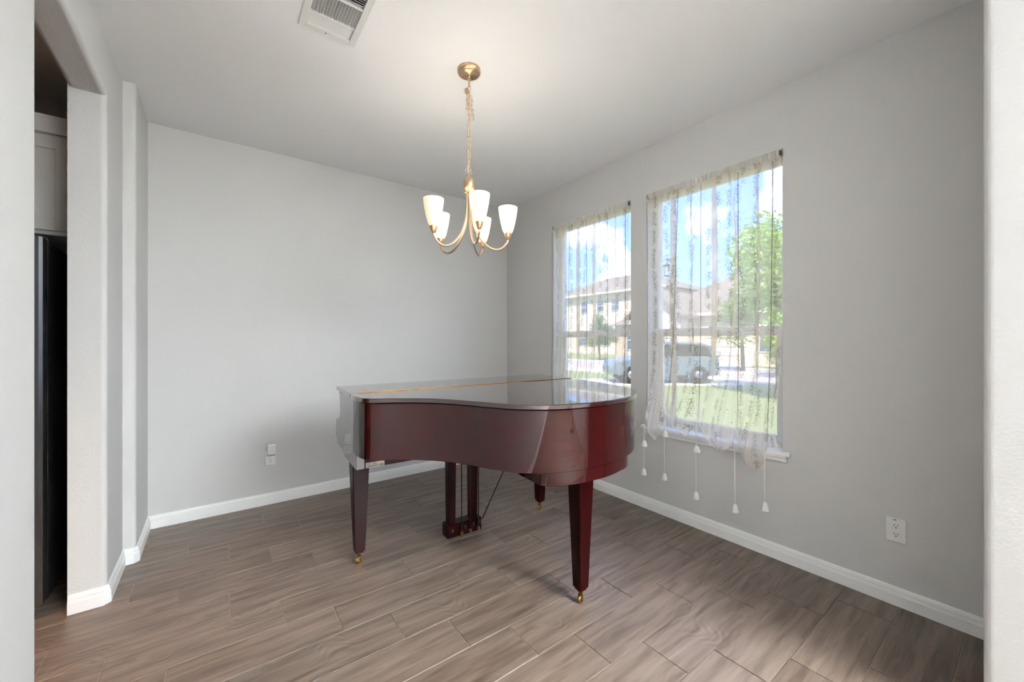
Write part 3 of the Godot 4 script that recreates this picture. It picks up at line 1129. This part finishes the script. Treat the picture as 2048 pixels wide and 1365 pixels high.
func make_chandelier() -> void:
	var o := thing("chandelier", "champagne-gold five-arm chandelier with lit white glass shades on a chain", "chandelier", Vector3(1.108, CEIL, -1.876))
	var s := tool()
	lathe(s, [Vector2(0, -0.030), Vector2(0.010, -0.030), Vector2(0.012, -0.024), Vector2(0.052, -0.023), Vector2(0.060, -0.020), Vector2(0.0625, -0.014), Vector2(0.0625, 0.0), Vector2(0, 0.0)], Vector3.ZERO, 40)
	part("canopy", s, M.champagne_metal, o)
	s = tool()
	tube(s, [Vector3(0, -0.028, 0), Vector3(0, -0.045, 0)], 0.008, 10)
	link_mesh(s, Vector3(0, -0.052, 0), 0.026, 0.016, 0.0022, 0.3)
	part("hanger_loop", s, M.champagne_metal, o)
	# chain
	var y := -0.060
	var k := 0
	while y > -0.535:
		s = tool()
		link_mesh(s, Vector3(0.0, y - 0.014, 0.0), 0.036, 0.018, 0.0017, (0.6 if k % 2 == 0 else 0.6 + PI / 2))
		part("chain_link", s, M.champagne_metal, o)
		y -= 0.0305
		k += 1
	# spare chain hooked up near the top
	for q in [[0.012, -0.155, 0.2], [0.017, -0.182, 1.5], [0.013, -0.208, 0.5], [0.018, -0.234, 1.8], [0.022, -0.258, 0.5], [-0.010, -0.150, 1.2], [-0.008, -0.175, 0.2], [-0.010, -0.200, 1.7], [-0.006, -0.225, 0.4]]:
		s = tool()
		var d := Basis(Vector3.UP, deg_to_rad(-36.73)) * Vector3(q[0], 0, 0.004)
		link_mesh(s, Vector3(d.x, q[1], d.z), 0.032, 0.016, 0.0017, q[2], 0.12)
		part("chain_link", s, M.champagne_metal, o)
	s = tool()
	for q in 7:
		var a := q * 0.9
		link_mesh(s, Vector3(-0.012 + 0.004 * cos(a), -0.118 + 0.004 * sin(a), 0.004 * sin(a * 2.0)), 0.024, 0.022, 0.0019, a)
	part("twist_knot", s, M.champagne_metal, o)
	s = tool()
	var wire := []
	for q in 31:
		var t := q / 30.0
		wire.append(Vector3(0.0035 * cos(t * 30.0), lerpf(-0.04, -0.565, t), 0.0035 * sin(t * 30.0)))
	tube(s, wire, 0.0018, 6)
	part("supply_cord", s, M.clear_cord, o)
	s = tool()
	var ring := []
	for q in 24:
		var t := TAU * q / 24.0
		ring.append(Vector3(0, -0.552, 0) + Basis(Vector3.UP, deg_to_rad(-36.73)) * Vector3(cos(t) * 0.021, sin(t) * 0.021, 0))
	tube(s, ring, 0.0018, 6, true)
	part("top_ring", s, M.nickel_wire, o)
	# body
	s = tool()
	lathe(s, [Vector2(0, -0.672), Vector2(0.022, -0.672), Vector2(0.025, -0.668), Vector2(0.025, -0.660), Vector2(0.030, -0.658), Vector2(0.030, -0.604), Vector2(0.027, -0.600), Vector2(0.012, -0.586), Vector2(0.006, -0.578), Vector2(0.004, -0.570), Vector2(0, -0.569)], Vector3.ZERO, 32)
	part("body", s, M.champagne_metal, o)
	var R := 0.212
	for i in 5:
		var turn := deg_to_rad(2.0 - 36.73 + 72.0 * i)
		var d := Vector3(cos(turn), 0, -sin(turn))
		var cup := -0.924     # foot of the cup below the ceiling
		var pts := []
		var prof := [Vector2(0.013, -0.665), Vector2(0.014, -0.74), Vector2(0.020, -0.81), Vector2(0.040, -0.88), Vector2(0.075, -0.935), Vector2(0.115, -0.968), Vector2(0.150, -0.978), Vector2(0.182, -0.968), Vector2(0.203, -0.945), Vector2(R, cup - 0.004), Vector2(R, cup + 0.01)]
		for p in catmull(prof, 5):
			pts.append(d * p.x + Vector3.UP * p.y)
		s = tool()
		tube(s, pts, 0.0058, 10)
		var arm := part("arm", s, M.champagne_metal, o)
		s = tool()
		lathe(s, [Vector2(0, cup), Vector2(0.006, cup), Vector2(0.012, cup + 0.008), Vector2(0.019, cup + 0.026), Vector2(0.023, cup + 0.045), Vector2(0.0245, cup + 0.050), Vector2(0.022, cup + 0.050), Vector2(0.0, cup + 0.046)], d * R, 24)
		part("shade_holder", s, M.champagne_metal, arm)
		s = tool()
		var b := cup + 0.034
		lathe(s, [Vector2(0.020, b), Vector2(0.030, b + 0.020), Vector2(0.039, b + 0.055), Vector2(0.047, b + 0.095), Vector2(0.0515, b + 0.130), Vector2(0.0525, b + 0.142), Vector2(0.0500, b + 0.143), Vector2(0.0445, b + 0.095), Vector2(0.0365, b + 0.055), Vector2(0.0270, b + 0.020), Vector2(0.017, b + 0.004)], d * R, 32)
		part("lamp_shade", s, M.lit_opal_glass, o)
		s = tool()
		lathe(s, [Vector2(0, b + 0.022), Vector2(0.010, b + 0.022), Vector2(0.012, b + 0.035), Vector2(0.019, b + 0.055), Vector2(0.019, b + 0.070), Vector2(0.010, b + 0.085), Vector2(0, b + 0.088)], d * R, 14)
		part("light_bulb", s, M.lit_bulb, arm)
		var l := OmniLight3D.new()
		l.name = "bulb_light"
		l.position = d * R + Vector3.UP * (b + 0.062)
		l.light_energy = 0.022
		l.light_color = Color(1.0, 0.995, 0.99)
		l.omni_range = 12.0
		l.omni_attenuation = 2.0
		l.light_size = 0.03
		l.shadow_enabled = true
		o.add_child(l, true)


# ---------------------------------------------------------------- vent, outlets
func make_vent() -> void:
	var o := thing("ceiling_vent", "white three-way ceiling air vent with angled louvres", "vent", Vector3(0.433, CEIL, -1.887))
	var hx := 0.095
	var hz := 0.149
	var s := tool()
	# flat rim with a sloped inner lip
	for q in [[-0.125, -hx, -0.182, 0.182], [hx, 0.125, -0.182, 0.182], [-hx, hx, -0.182, -hz], [-hx, hx, hz, 0.182]]:
		span(s, q[0], q[1], -0.007, 0.0, q[2], q[3], 0.0015)
	for z in [-0.070, 0.067]:
		span(s, -hx, hx, -0.006, 0.012, z - 0.003, z + 0.003)
	part("frame", s, M.grille_white, o)
	s = tool()
	span(s, -hx - 0.02, hx + 0.02, 0.19, 0.198, -hz - 0.02, hz + 0.02)
	for q in [[-hx, -hx + 0.002, -hz, hz], [hx - 0.002, hx, -hz, hz], [-hx, hx, -hz, -hz + 0.002], [-hx, hx, hz - 0.002, hz]]:
		span(s, q[0], q[1], 0.001, 0.195, q[2], q[3])
	part("duct", s, M.duct_metal, o)
	for k in 6:
		s = tool()
		box(s, Vector3(0, 0.006, -0.141 + k * 0.0125), Vector3(2 * hx, 0.0014, 0.020), 0.0, Basis(Vector3(1, 0, 0), deg_to_rad(-38)))
		part("louvre", s, M.grille_white, o)
	for k in 15:
		s = tool()
		box(s, Vector3(-hx + 0.008 + k * 0.0125, 0.006, -0.0015), Vector3(0.018, 0.0014, 0.131), 0.0, Basis(Vector3(0, 0, 1), deg_to_rad(-52)))
		part("louvre", s, M.grille_white, o)
	for k in 6:
		s = tool()
		box(s, Vector3(0, 0.006, 0.079 + k * 0.0125), Vector3(2 * hx, 0.0014, 0.018), 0.0, Basis(Vector3(1, 0, 0), deg_to_rad(40)))
		part("louvre", s, M.grille_white, o)
	s = tool()
	lathe(s, [Vector2(0, -0.0085), Vector2(0.003, -0.008), Vector2(0.0035, -0.006), Vector2(0, -0.006)], Vector3(-0.01, 0, -0.166), 10)
	part("screw", s, M.gasket_grey, o)


# drawn facing +z at the origin
func outlet(called: String, label: String, at: Vector3, turn: float, both := true) -> void:
	var o := thing(called, label, "outlet", at, turn)
	var s := tool()
	box(s, Vector3(0, 0, 0.003), Vector3(0.070, 0.115, 0.006), 0.0025)
	part("cover_plate", s, M.plastic_white, o)
	for y in ([0.020, -0.020] if both else [-0.020]):
		s = tool()
		var poly := PackedVector2Array()
		for p in round_corner(Vector2(0.0, y), -35, 35, 0.0172, 5):
			poly.append(p)
		for p in round_corner(Vector2(0.0, y), 145, 215, 0.0172, 5):
			poly.append(p)
		extrude(s, poly, 2, 0.005, 0.0075, 0.0006)
		var f := part("receptacle", s, M.plastic_white, o)
		for q in [[-0.0063, 0.004, 0.0022, 0.0085], [0.0063, 0.004, 0.0022, 0.007], [0.0, -0.0075, 0.0046, 0.005]]:
			s = tool()
			box(s, Vector3(q[0], y + q[1], 0.0075), Vector3(q[2], q[3], 0.0006))
			part("slot", s, M.slot_black, f)
	s = tool()
	lathe(s, [Vector2(0.0, 0.0), Vector2(0.0028, 0.0), Vector2(0.0022, 0.0012), Vector2(0.0, 0.0014)], Vector3(0, 0, 0.006), 12, true, Basis(Vector3(1, 0, 0), PI / 2))
	part("screw", s, M.plastic_white, o)
	if both:
		s = tool()
		box(s, Vector3(-0.004, 0.0485, 0.006), Vector3(0.011, 0.0035, 0.0007))
		part("scuff", s, M.gasket_grey, o)


func make_outlets() -> void:
	outlet("wall_outlet", "white double wall outlet under the windows' wall beside the stub wall", Vector3(ROOM_X, 0.3595, -0.429), -PI / 2)
	outlet("wall_outlet", "white wall outlet behind the piano, its upper socket covered by a plug-in", Vector3(0.346, 0.358, ROOM_Z), 0.0, false)
	var o := thing("plug_in_device", "small white plug-in unit in the outlet on the back wall", "plug-in", Vector3(0.350, 0.414, ROOM_Z + 0.007))
	var s := tool()
	extrude(s, PackedVector2Array([Vector2(0.0, -0.040), Vector2(0.034, -0.036), Vector2(0.040, -0.020), Vector2(0.040, 0.046), Vector2(0.032, 0.055), Vector2(0.0, 0.055)]), 0, -0.027, 0.027, 0.003)
	part("casing", s, M.plastic_white, o)
	s = tool()
	box(s, Vector3(0, -0.026, 0.0405), Vector3(0.046, 0.003, 0.003))
	part("seam", s, M.gasket_grey, o)


# ---------------------------------------------------------------- kitchen
func make_kitchen() -> void:
	var o := thing("refrigerator", "stainless steel refrigerator with black side seen through the kitchen opening", "refrigerator", Vector3(-1.09, 0, -3.13))
	# front faces the camera side (+z); right side at x = -0.63
	var s := tool()
	span(s, -0.45, 0.456, 0.05, 1.735, -0.36, 0.312, 0.004)
	part("cabinet_body", s, M.fridge_black, o)
	s = tool()
	span(s, -0.45, 0.455, 0.07, 1.735, 0.312, 0.322)
	part("gasket", s, M.gasket_grey, o)
	for q in [[-0.452, -0.003], [0.003, 0.46]]:
		s = tool()
		span(s, q[0], q[1], 0.06, 1.755, 0.322, 0.406, 0.010)
		var d := part("door", s, M.stainless, o)
		s = tool()
		var hx := -0.035 if q[0] < -0.1 else 0.035
		tube(s, [Vector3(hx, 0.55, 0.41), Vector3(hx, 0.57, 0.45), Vector3(hx, 1.5, 0.45), Vector3(hx, 1.52, 0.41)], 0.011, 10)
		part("handle", s, M.stainless, d)
	s = tool()
	extrude(s, PackedVector2Array([Vector2(0.36, 1.735), Vector2(0.36, 1.755), Vector2(0.31, 1.765), Vector2(0.26, 1.757), Vector2(0.22, 1.742), Vector2(0.05, 1.742), Vector2(0.05, 1.735)]), 0, 0.37, 0.45, 0.003)
	part("hinge_cover", s, M.gasket_grey, o)
	for q in [-0.40, 0.41]:
		for zz in [-0.30, 0.35]:
			s = tool()
			lathe(s, [Vector2(0, 0), Vector2(0.016, 0.0), Vector2(0.018, 0.012), Vector2(0.010, 0.02), Vector2(0.010, 0.065), Vector2(0, 0.065)], Vector3(q, 0, zz), 12)
			part("foot", s, M.gasket_grey, o)
	# wall cabinet above
	var c := thing("wall_cabinet", "white shaker cabinet above the refrigerator", "cabinet", Vector3(-1.10, 1.80, -3.29))
	s = tool()
	span(s, -0.47, 0.545, 0.0, 0.50, -0.32, 0.32, 0.002)
	part("box", s, M.cabinet_white, c)
	s = tool()
	extrude(s, PackedVector2Array([Vector2(0.32, 0.50), Vector2(0.335, 0.505), Vector2(0.345, 0.575), Vector2(0.352, 0.585), Vector2(-0.32, 0.585), Vector2(-0.32, 0.50)]), 0, -0.47, 0.545, 0.002)
	part("crown", s, M.cabinet_white, c)
	for q in [[-0.45, 0.035], [0.040, 0.525]]:
		s = tool()
		span(s, q[0], q[1], 0.02, 0.488, 0.32, 0.332)
		var d := part("door", s, M.cabinet_white, c)
		s = tool()
		var fw := 0.062
		span(s, q[0], q[0] + fw, 0.02, 0.488, 0.330, 0.340, 0.0015)
		span(s, q[1] - fw, q[1], 0.02, 0.488, 0.330, 0.340, 0.0015)
		span(s, q[0] + fw, q[1] - fw, 0.02, 0.02 + fw, 0.330, 0.340, 0.0015)
		span(s, q[0] + fw, q[1] - fw, 0.488 - fw, 0.488, 0.330, 0.340, 0.0015)
		part("door_frame", s, M.cabinet_white, d)
	# warm recessed downlight in the kitchen ceiling
	var t := thing("recessed_downlight", "small round warm downlight in the kitchen ceiling", "lamp", Vector3(-1.75, CEIL, -1.6))
	s = tool()
	lathe(s, [Vector2(0.055, 0.0), Vector2(0.055, -0.004), Vector2(0.078, -0.005), Vector2(0.08, 0.0)], Vector3.ZERO, 24)
	part("trim_ring", s, M.trim_white, t)
	s = tool()
	lathe(s, [Vector2(0, -0.003), Vector2(0.055, -0.003), Vector2(0.055, 0.0)], Vector3.ZERO, 24)
	part("light_lens", s, M.lit_bulb, t)
	var l := SpotLight3D.new()
	l.name = "downlight_beam"
	l.position = Vector3(0, -0.02, 0)
	l.rotation_degrees = Vector3(-90, 0, 0)
	l.spot_angle = 50.0
	l.spot_angle_attenuation = 0.8
	l.light_energy = 2.6
	l.light_color = Color(1.0, 0.78, 0.58)
	l.light_size = 0.05
	l.spot_range = 8.0
	l.shadow_enabled = true
	t.add_child(l)


# ---------------------------------------------------------------- outdoors
func slab(called: String, label: String, category: String, m: Material, pts: Array, y0: float, y1: float) -> void:
	var s := tool()
	extrude(s, PackedVector2Array(pts), 1, y0, y1)
	structure(called, label, category, s, m)


func hip_roof(s, x0, x1, z0, z1, y, rise, over := 0.45) -> void:
	var a := Vector3(x0 - over, y, z0 - over)
	var b := Vector3(x1 + over, y, z0 - over)
	var c := Vector3(x1 + over, y, z1 + over)
	var d := Vector3(x0 - over, y, z1 + over)
	var e: Vector3
	var f: Vector3
	var half: float
	if x1 - x0 > z1 - z0:
		half = (z1 - z0) / 2.0 + over
		e = Vector3(x0 - over + half, y + rise, (z0 + z1) / 2.0)
		f = Vector3(x1 + over - half, y + rise, (z0 + z1) / 2.0)
		quad_n(s, a, b, f, e, Vector3(0, 1, -1))
		quad_n(s, d, c, f, e, Vector3(0, 1, 1))
		tri_n(s, a, d, e, Vector3(-1, 1, 0))
		tri_n(s, b, c, f, Vector3(1, 1, 0))
	else:
		half = (x1 - x0) / 2.0 + over
		e = Vector3((x0 + x1) / 2.0, y + rise, z0 - over + half)
		f = Vector3((x0 + x1) / 2.0, y + rise, z1 + over - half)
		quad_n(s, a, d, f, e, Vector3(-1, 1, 0))
		quad_n(s, b, c, f, e, Vector3(1, 1, 0))
		tri_n(s, a, b, e, Vector3(0, 1, -1))
		tri_n(s, d, c, f, Vector3(0, 1, 1))
	quad_n(s, a, b, c, d, Vector3.DOWN)


func gable_roof(s, x0, x1, z0, z1, y, rise, over := 0.4) -> void:
	# ridge runs along x; gable faces -x
	var zm: float = (z0 + z1) / 2.0
	var t := 0.16
	for sg in [-1.0, 1.0]:
		var ze: float = zm + sg * ((z1 - z0) / 2.0 + over)
		var p := [Vector3(x0 - over, y - 0.1, ze), Vector3(x1, y - 0.1, ze), Vector3(x1, y + rise, zm), Vector3(x0 - over, y + rise, zm)]
		quad_n(s, p[0], p[1], p[2], p[3], Vector3(0, 1, sg))
		var d := Vector3.DOWN * t
		quad_n(s, p[0] + d, p[1] + d, p[2] + d, p[3] + d, Vector3(0, -1, -sg))
		quad_n(s, p[0], p[3], p[3] + d, p[0] + d, Vector3(-1, 0, 0))
		quad_n(s, p[0], p[1], p[1] + d, p[0] + d, Vector3(0, 0, sg))


func house_window(o, x: float, y: float, z: float, h: float, w: float) -> void:
	# on a wall that faces -x
	var s := tool()
	for q in [[y - h / 2 - 0.06, y - h / 2, z - w / 2 - 0.06, z + w / 2 + 0.06], [y + h / 2, y + h / 2 + 0.06, z - w / 2 - 0.06, z + w / 2 + 0.06], [y - h / 2, y + h / 2, z - w / 2 - 0.06, z - w / 2], [y - h / 2, y + h / 2, z + w / 2, z + w / 2 + 0.06], [y - 0.03, y + 0.03, z - w / 2, z + w / 2]]:
		span(s, x - 0.07, x, q[0], q[1], q[2], q[3])
	var f := part("window", s, M.house_trim, o)
	s = tool()
	span(s, x - 0.03, x + 0.01, y - h / 2, y + h / 2, z - w / 2, z + w / 2)
	part("pane", s, M.far_glass, f)


func garage_door(o, x: float, z: float, w: float, h: float) -> void:
	var s := tool()
	span(s, x - 0.08, x, 0.0, h + 0.12, z - w / 2 - 0.14, z - w / 2)
	span(s, x - 0.08, x, 0.0, h + 0.12, z + w / 2, z + w / 2 + 0.14)
	span(s, x - 0.08, x, h, h + 0.14, z - w / 2, z + w / 2)
	var f := part("garage_door", s, M.house_trim, o)
	for r in 4:
		for c in 4:
			s = tool()
			var zc := z - w / 2 + (c + 0.5) * w / 4
			var yc := (r + 0.5) * h / 4
			box(s, Vector3(x - 0.02, yc, zc), Vector3(0.06, h / 4 - 0.05, w / 4 - 0.06), 0.012)
			part("panel", s, M.garage_panel, f)


func make_tree(called: String, label: String, at: Vector3, h: float, r: float, m: Material, leaf: float, count: int, sd: int, group := "") -> void:
	var o := thing(called, label, "tree" if h > 2.2 else "shrub", at, 0.0, group)
	rng.seed = sd
	var s := tool()
	var trunk_top := h * 0.55
	tube(s, [Vector3.ZERO, Vector3(rng.randf_range(-0.1, 0.1), trunk_top * 0.5, rng.randf_range(-0.1, 0.1)), Vector3(rng.randf_range(-0.2, 0.2), trunk_top, rng.randf_range(-0.2, 0.2))], h * 0.022, 8, false, h * 0.010)
	var blobs := []
	for k in 11:
		var y := h * rng.randf_range(0.32, 0.86)
		var reach := r * (1.0 - 0.6 * maxf(0.0, (y / h - 0.5) / 0.5)) * 0.72
		var a := rng.randf() * TAU
		var d := reach * sqrt(rng.randf())
		var c := Vector3(cos(a) * d, y, sin(a) * d)
		blobs.append([c, r * rng.randf_range(0.30, 0.48)])
		tube(s, [Vector3(0, minf(trunk_top, y * 0.7), 0), c * Vector3(0.6, 0.9, 0.6), c], h * 0.008, 5, false, h * 0.003)
	part("trunk", s, M.bark, o)
	var v := PackedVector3Array()
	var n := PackedVector3Array()
	var idx := PackedInt32Array()
	for k in count:
		var b = blobs[k % blobs.size()]
		var dir := Vector3(rng.randfn(), rng.randfn(), rng.randfn()).normalized()
		var p: Vector3 = b[0] + dir * b[1] * pow(rng.randf(), 0.4) * Vector3(1, 0.85, 1)
		var u := Vector3(rng.randfn(), rng.randfn() * 0.6, rng.randfn()).normalized() * leaf
		var w := u.cross(Vector3(rng.randfn(), rng.randfn(), rng.randfn())).normalized() * leaf * 0.5
		var nn := u.cross(w).normalized()
		var i := v.size()
		for q in [-u, w, u, -w]:
			v.append(p + q)
			n.append(nn)
		idx.append_array(PackedInt32Array([i, i + 1, i + 2, i, i + 2, i + 3]))
	var arr := []
	arr.resize(Mesh.ARRAY_MAX)
	arr[Mesh.ARRAY_VERTEX] = v
	arr[Mesh.ARRAY_NORMAL] = n
	arr[Mesh.ARRAY_INDEX] = idx
	var am := ArrayMesh.new()
	am.add_surface_from_arrays(Mesh.PRIMITIVE_TRIANGLES, arr)
	am.surface_set_material(0, m)
	var f := MeshInstance3D.new()
	f.mesh = am
	f.name = "foliage"
	f.set_meta("kind", "stuff")
	o.add_child(f)


func make_outdoors() -> void:
	var G := GROUND
	slab("ground", "pale green front lawn outside the windows", "lawn", M.grass, [Vector2(2.78, -90), Vector2(140, -90), Vector2(140, 70), Vector2(2.78, 70)], G - 0.4, G)
	slab("street", "pale street running past the front lawns", "street", M.road, [Vector2(16.2, -80), Vector2(24.0, -80), Vector2(24.0, 60), Vector2(16.2, 60)], G, G + 0.02)
	slab("sidewalk", "light concrete curb strip at the lawn's edge", "curb", M.concrete, [Vector2(15.7, -80), Vector2(16.2, -80), Vector2(16.2, 60), Vector2(15.7, 60)], G, G + 0.10)
	slab("far_curb", "light concrete curb strip across the street", "curb", M.concrete, [Vector2(24.0, -80), Vector2(24.4, -80), Vector2(24.4, 60), Vector2(24.0, 60)], G, G + 0.10)
	slab("near_driveway", "pale concrete drive under the parked car", "driveway", M.concrete, [Vector2(10.2, -10.4), Vector2(11.6, -12.3), Vector2(16.9, -8.3), Vector2(15.5, -6.4)], G, G + 0.03)
	slab("driveway", "pale concrete driveway sloping to the street", "driveway", M.concrete, [Vector2(24.4, -16.3), Vector2(28.0, -16.6), Vector2(28.0, -11.2), Vector2(24.4, -10.6)], G, G + 0.03)
	# one-storey house with a garage across the street
	var o := thing("house", "one-storey cream house with hipped shingle roof and double garage across the street", "house", Vector3(28.0, G, -13.6))
	var s := tool()
	span(s, 0, 10, 0, 3.6, -6.0, 4.6)
	span(s, -2.4, 0, 0, 3.5, -5.4, -1.4)
	part("wall", s, M.stucco_cream, o)
	s = tool()
	hip_roof(s, 0, 10, -6.0, 4.6, 3.6, 3.3)
	part("roof", s, M.roof_shingle, o)
	s = tool()
	gable_roof(s, -2.4, 3.0, -5.4, -1.4, 3.5, 1.9)
	part("gable_roof", s, M.roof_shingle, o)
	s = tool()
	extrude(s, PackedVector2Array([Vector2(-5.4, 3.5), Vector2(-1.4, 3.5), Vector2(-3.4, 5.2)]), 0, -2.4, -2.2)
	part("gable_wall", s, M.brick_pale, o)
	s = tool()
	span(s, -0.5, 0.0, 3.42, 3.62, -6.4, 5.0)
	part("fascia", s, M.house_trim, o)
	garage_door(o, -2.4, -3.4, 2.7, 2.4)
	garage_door(o, 0.0, 0.5, 2.8, 2.4)
	house_window(o, 0.0, 1.7, 3.2, 1.5, 1.1)
	# two-storey house seen through the other window
	o = thing("house", "two-storey cream house with a broad shingle hip roof beyond the lawn", "house", Vector3(38.7, G, -40.0))
	s = tool()
	span(s, 0, 13, 0, 7.6, -3.7, 15.0)
	part("wall", s, M.stucco_cream, o)
	s = tool()
	hip_roof(s, 0, 13, -3.7, 15.0, 7.6, 3.0, 0.7)
	part("roof", s, M.roof_shingle, o)
	s = tool()
	span(s, -0.72, 0.0, 7.4, 7.62, -4.4, 15.7)
	part("fascia", s, M.house_trim, o)
	for q in [[6.0, 4.0, 1.4, 1.1], [6.0, 6.7, 1.4, 1.1], [6.0, 9.0, 1.4, 1.1], [2.0, 3.7, 1.9, 1.5], [2.0, 7.5, 1.9, 1.5]]:
		house_window(o, 0.0, q[0], q[1], q[2], q[3])
	o = thing("house", "low cream house with a shallow roof beside the two-storey one", "house", Vector3(30.6, G, -22.6))
	s = tool()
	span(s, 0, 5.5, 0, 3.1, -1.9, 1.9)
	part("wall", s, M.brick_pale, o)
	s = tool()
	hip_roof(s, 0, 5.5, -1.9, 1.9, 3.1, 1.5)
	part("roof", s, M.roof_shingle, o)
	house_window(o, 0.0, 1.7, 0.2, 1.7, 1.5)
	# trees and shrubs
	make_tree("street_tree", "bright green leafy tree beside the one-storey house", Vector3(12.5, G, -4.35), 5.7, 1.95, M.leaf_bright, 0.085, 5200, 51)
	make_tree("street_tree", "olive green tree in front of the one-storey house's garage end", Vector3(22.5, G, -9.6), 5.2, 1.9, M.leaf_olive, 0.09, 3600, 52)
	make_tree("street_tree", "tall bright green tree spreading at the edge of the lawn", Vector3(19.0, G, -4.6), 8.0, 2.8, M.leaf_bright, 0.11, 5200, 53)
	make_tree("round_tree", "round deep green tree in front of the two-storey house", Vector3(26.2, G, -22.6), 4.4, 1.5, M.leaf_deep, 0.10, 3000, 54)
	make_tree("low_shrub", "low green shrub across the street next to the garage end", Vector3(26.0, G, -8.6), 1.5, 1.3, M.leaf_olive, 0.07, 1600, 55, "low shrubs across the street")
	make_tree("low_shrub", "low green shrub across the street, away from the garage", Vector3(27.2, G, -5.2), 1.6, 1.4, M.leaf_olive, 0.07, 1600, 56, "low shrubs across the street")
	# yard lantern
	o = thing("yard_lantern", "dark post lantern hanging from a bracket on the lawn", "lantern", Vector3(6.86, G, -4.14))
	s = tool()
	box(s, Vector3(0, 1.6, 0), Vector3(0.06, 3.2, 0.06), 0.006)
	part("post", s, M.lamp_black, o)
	s = tool()
	var dv := Vector3(-0.08, 0, -0.10)
	tube(s, [Vector3(0, 3.15, 0), Vector3(0, 3.15, 0) + dv], 0.014, 8)
	tube(s, [Vector3(0, 3.02, 0), Vector3(0, 3.13, 0) + dv * 0.7], 0.010, 8)
	tube(s, [Vector3(0, 3.15, 0) + dv, Vector3(0, 3.05, 0) + dv], 0.006, 6)
	part("bracket_arm", s, M.lamp_black, o)
	s = tool()
	lathe(s, [Vector2(0.075, 3.02), Vector2(0.08, 3.03), Vector2(0.03, 3.07), Vector2(0.0, 3.075)], dv, 6, false)
	lathe(s, [Vector2(0.0, 2.83), Vector2(0.05, 2.83), Vector2(0.055, 2.85), Vector2(0.0, 2.85)], dv, 6, false)
	for k in 6:
		var a := TAU * k / 6.0
		tube(s, [dv + Vector3(cos(a) * 0.052, 2.84, sin(a) * 0.052), dv + Vector3(cos(a) * 0.072, 3.025, sin(a) * 0.072)], 0.006, 5)
	var lan := part("lantern_cage", s, M.lamp_black, o)
	s = tool()
	lathe(s, [Vector2(0.044, 2.852), Vector2(0.064, 3.02)], dv, 6, false)
	part("lantern_glass", s, M.lantern_glass, lan)
	make_car()


func make_car() -> void:
	var o := thing("parked_car", "grey-blue parked car seen through the sheer curtains", "car", Vector3(13.9, GROUND + 0.03, -9.1), deg_to_rad(-36.9))
	# length along local x, front at -x
	var s := tool()
	var prof := PackedVector2Array([Vector2(-1.95, 0.32), Vector2(-1.98, 0.62), Vector2(-1.85, 0.84), Vector2(-1.0, 0.98), Vector2(-0.35, 1.48), Vector2(0.1, 1.56), Vector2(1.3, 1.54), Vector2(1.72, 1.40), Vector2(1.98, 0.98), Vector2(2.02, 0.50), Vector2(1.95, 0.30)])
	extrude(s, prof, 2, -0.86, 0.86, 0.06)
	part("body", s, M.car_paint, o)
	for sg in [-1.0, 1.0]:
		for q in [[Vector2(-0.78, 1.02), Vector2(-0.26, 1.42), Vector2(0.28, 1.47), Vector2(0.28, 1.02)], [Vector2(0.36, 1.02), Vector2(0.36, 1.47), Vector2(1.25, 1.45), Vector2(1.55, 1.33), Vector2(1.72, 1.02)]]:
			s = tool()
			extrude(s, PackedVector2Array(q), 2, sg * 0.862 - 0.006, sg * 0.862 + 0.006)
			part("side_window", s, M.car_glass, o)
		s = tool()
		box(s, Vector3(0.35, 0.99, sg * 0.866), Vector3(2.5, 0.03, 0.012))
		part("chrome_strip", s, M.chrome, o)
		for x in [-1.25, 1.25]:
			s = tool()
			lathe(s, [Vector2(0.19, -0.10), Vector2(0.31, -0.10), Vector2(0.33, -0.06), Vector2(0.33, 0.06), Vector2(0.31, 0.10), Vector2(0.19, 0.10)], Vector3(x, 0.33, sg * 0.79), 24, true, Basis(Vector3(1, 0, 0), PI / 2))
			var w := part("wheel", s, M.tyre, o)
			s = tool()
			lathe(s, [Vector2(0.0, -0.085), Vector2(0.20, -0.085), Vector2(0.20, 0.085), Vector2(0.0, 0.085)], Vector3(x, 0.33, sg * 0.79), 20, true, Basis(Vector3(1, 0, 0), PI / 2))
			part("rim", s, M.rim_alloy, w)
	s = tool()
	extrude(s, PackedVector2Array([Vector2(-0.99, 1.0), Vector2(-0.40, 1.45), Vector2(-0.38, 1.43), Vector2(-0.97, 0.98)]), 2, -0.72, 0.72)
	part("windscreen", s, M.car_glass, o)


func _ready() -> void:
	make_materials()
	make_view()
	make_shell()
	make_window(W1, "white vinyl single-hung window beside the bare grey wall")
	make_window(W2, "white vinyl single-hung window behind the piano's tail")
	make_piano()
	make_rod(W1, "slim bronze curtain rod over the window beside the bare wall")
	make_rod(W2, "slim bronze curtain rod over the window behind the piano")
	# cords: [z at the gather, gather height, tassel height, z at the rod, (height of a second tassel)]
	make_curtain(W1, [[-1.772, 0.70, 0.285, -1.785, 0.50], [-1.605, 0.775, 0.293, -1.535, 0.60], [-1.376, 0.775, 0.233, -1.371, 0.545], [-1.132, 0.70, 0.230, -1.137], [-0.968, 0.655, 0.296, -0.944]], [0.52, 0.585, 0.545, 0.455], "sheer vine-print curtain with puffed hem and tassels over the uncovered window sill", 1)
	make_curtain(W2, [[-2.826, 0.70, 0.30, -2.83], [-2.62, 0.76, 0.28, -2.60], [-2.38, 0.74, 0.27, -2.39], [-2.15, 0.72, 0.26, -2.16], [-1.985, 0.68, 0.30, -1.98]], [0.54, 0.56, 0.55, 0.54], "sheer vine-print curtain hanging behind the piano, its hem mostly hidden", 2)
	make_chandelier()
	make_vent()
	make_outlets()
	make_kitchen()
	make_outdoors()
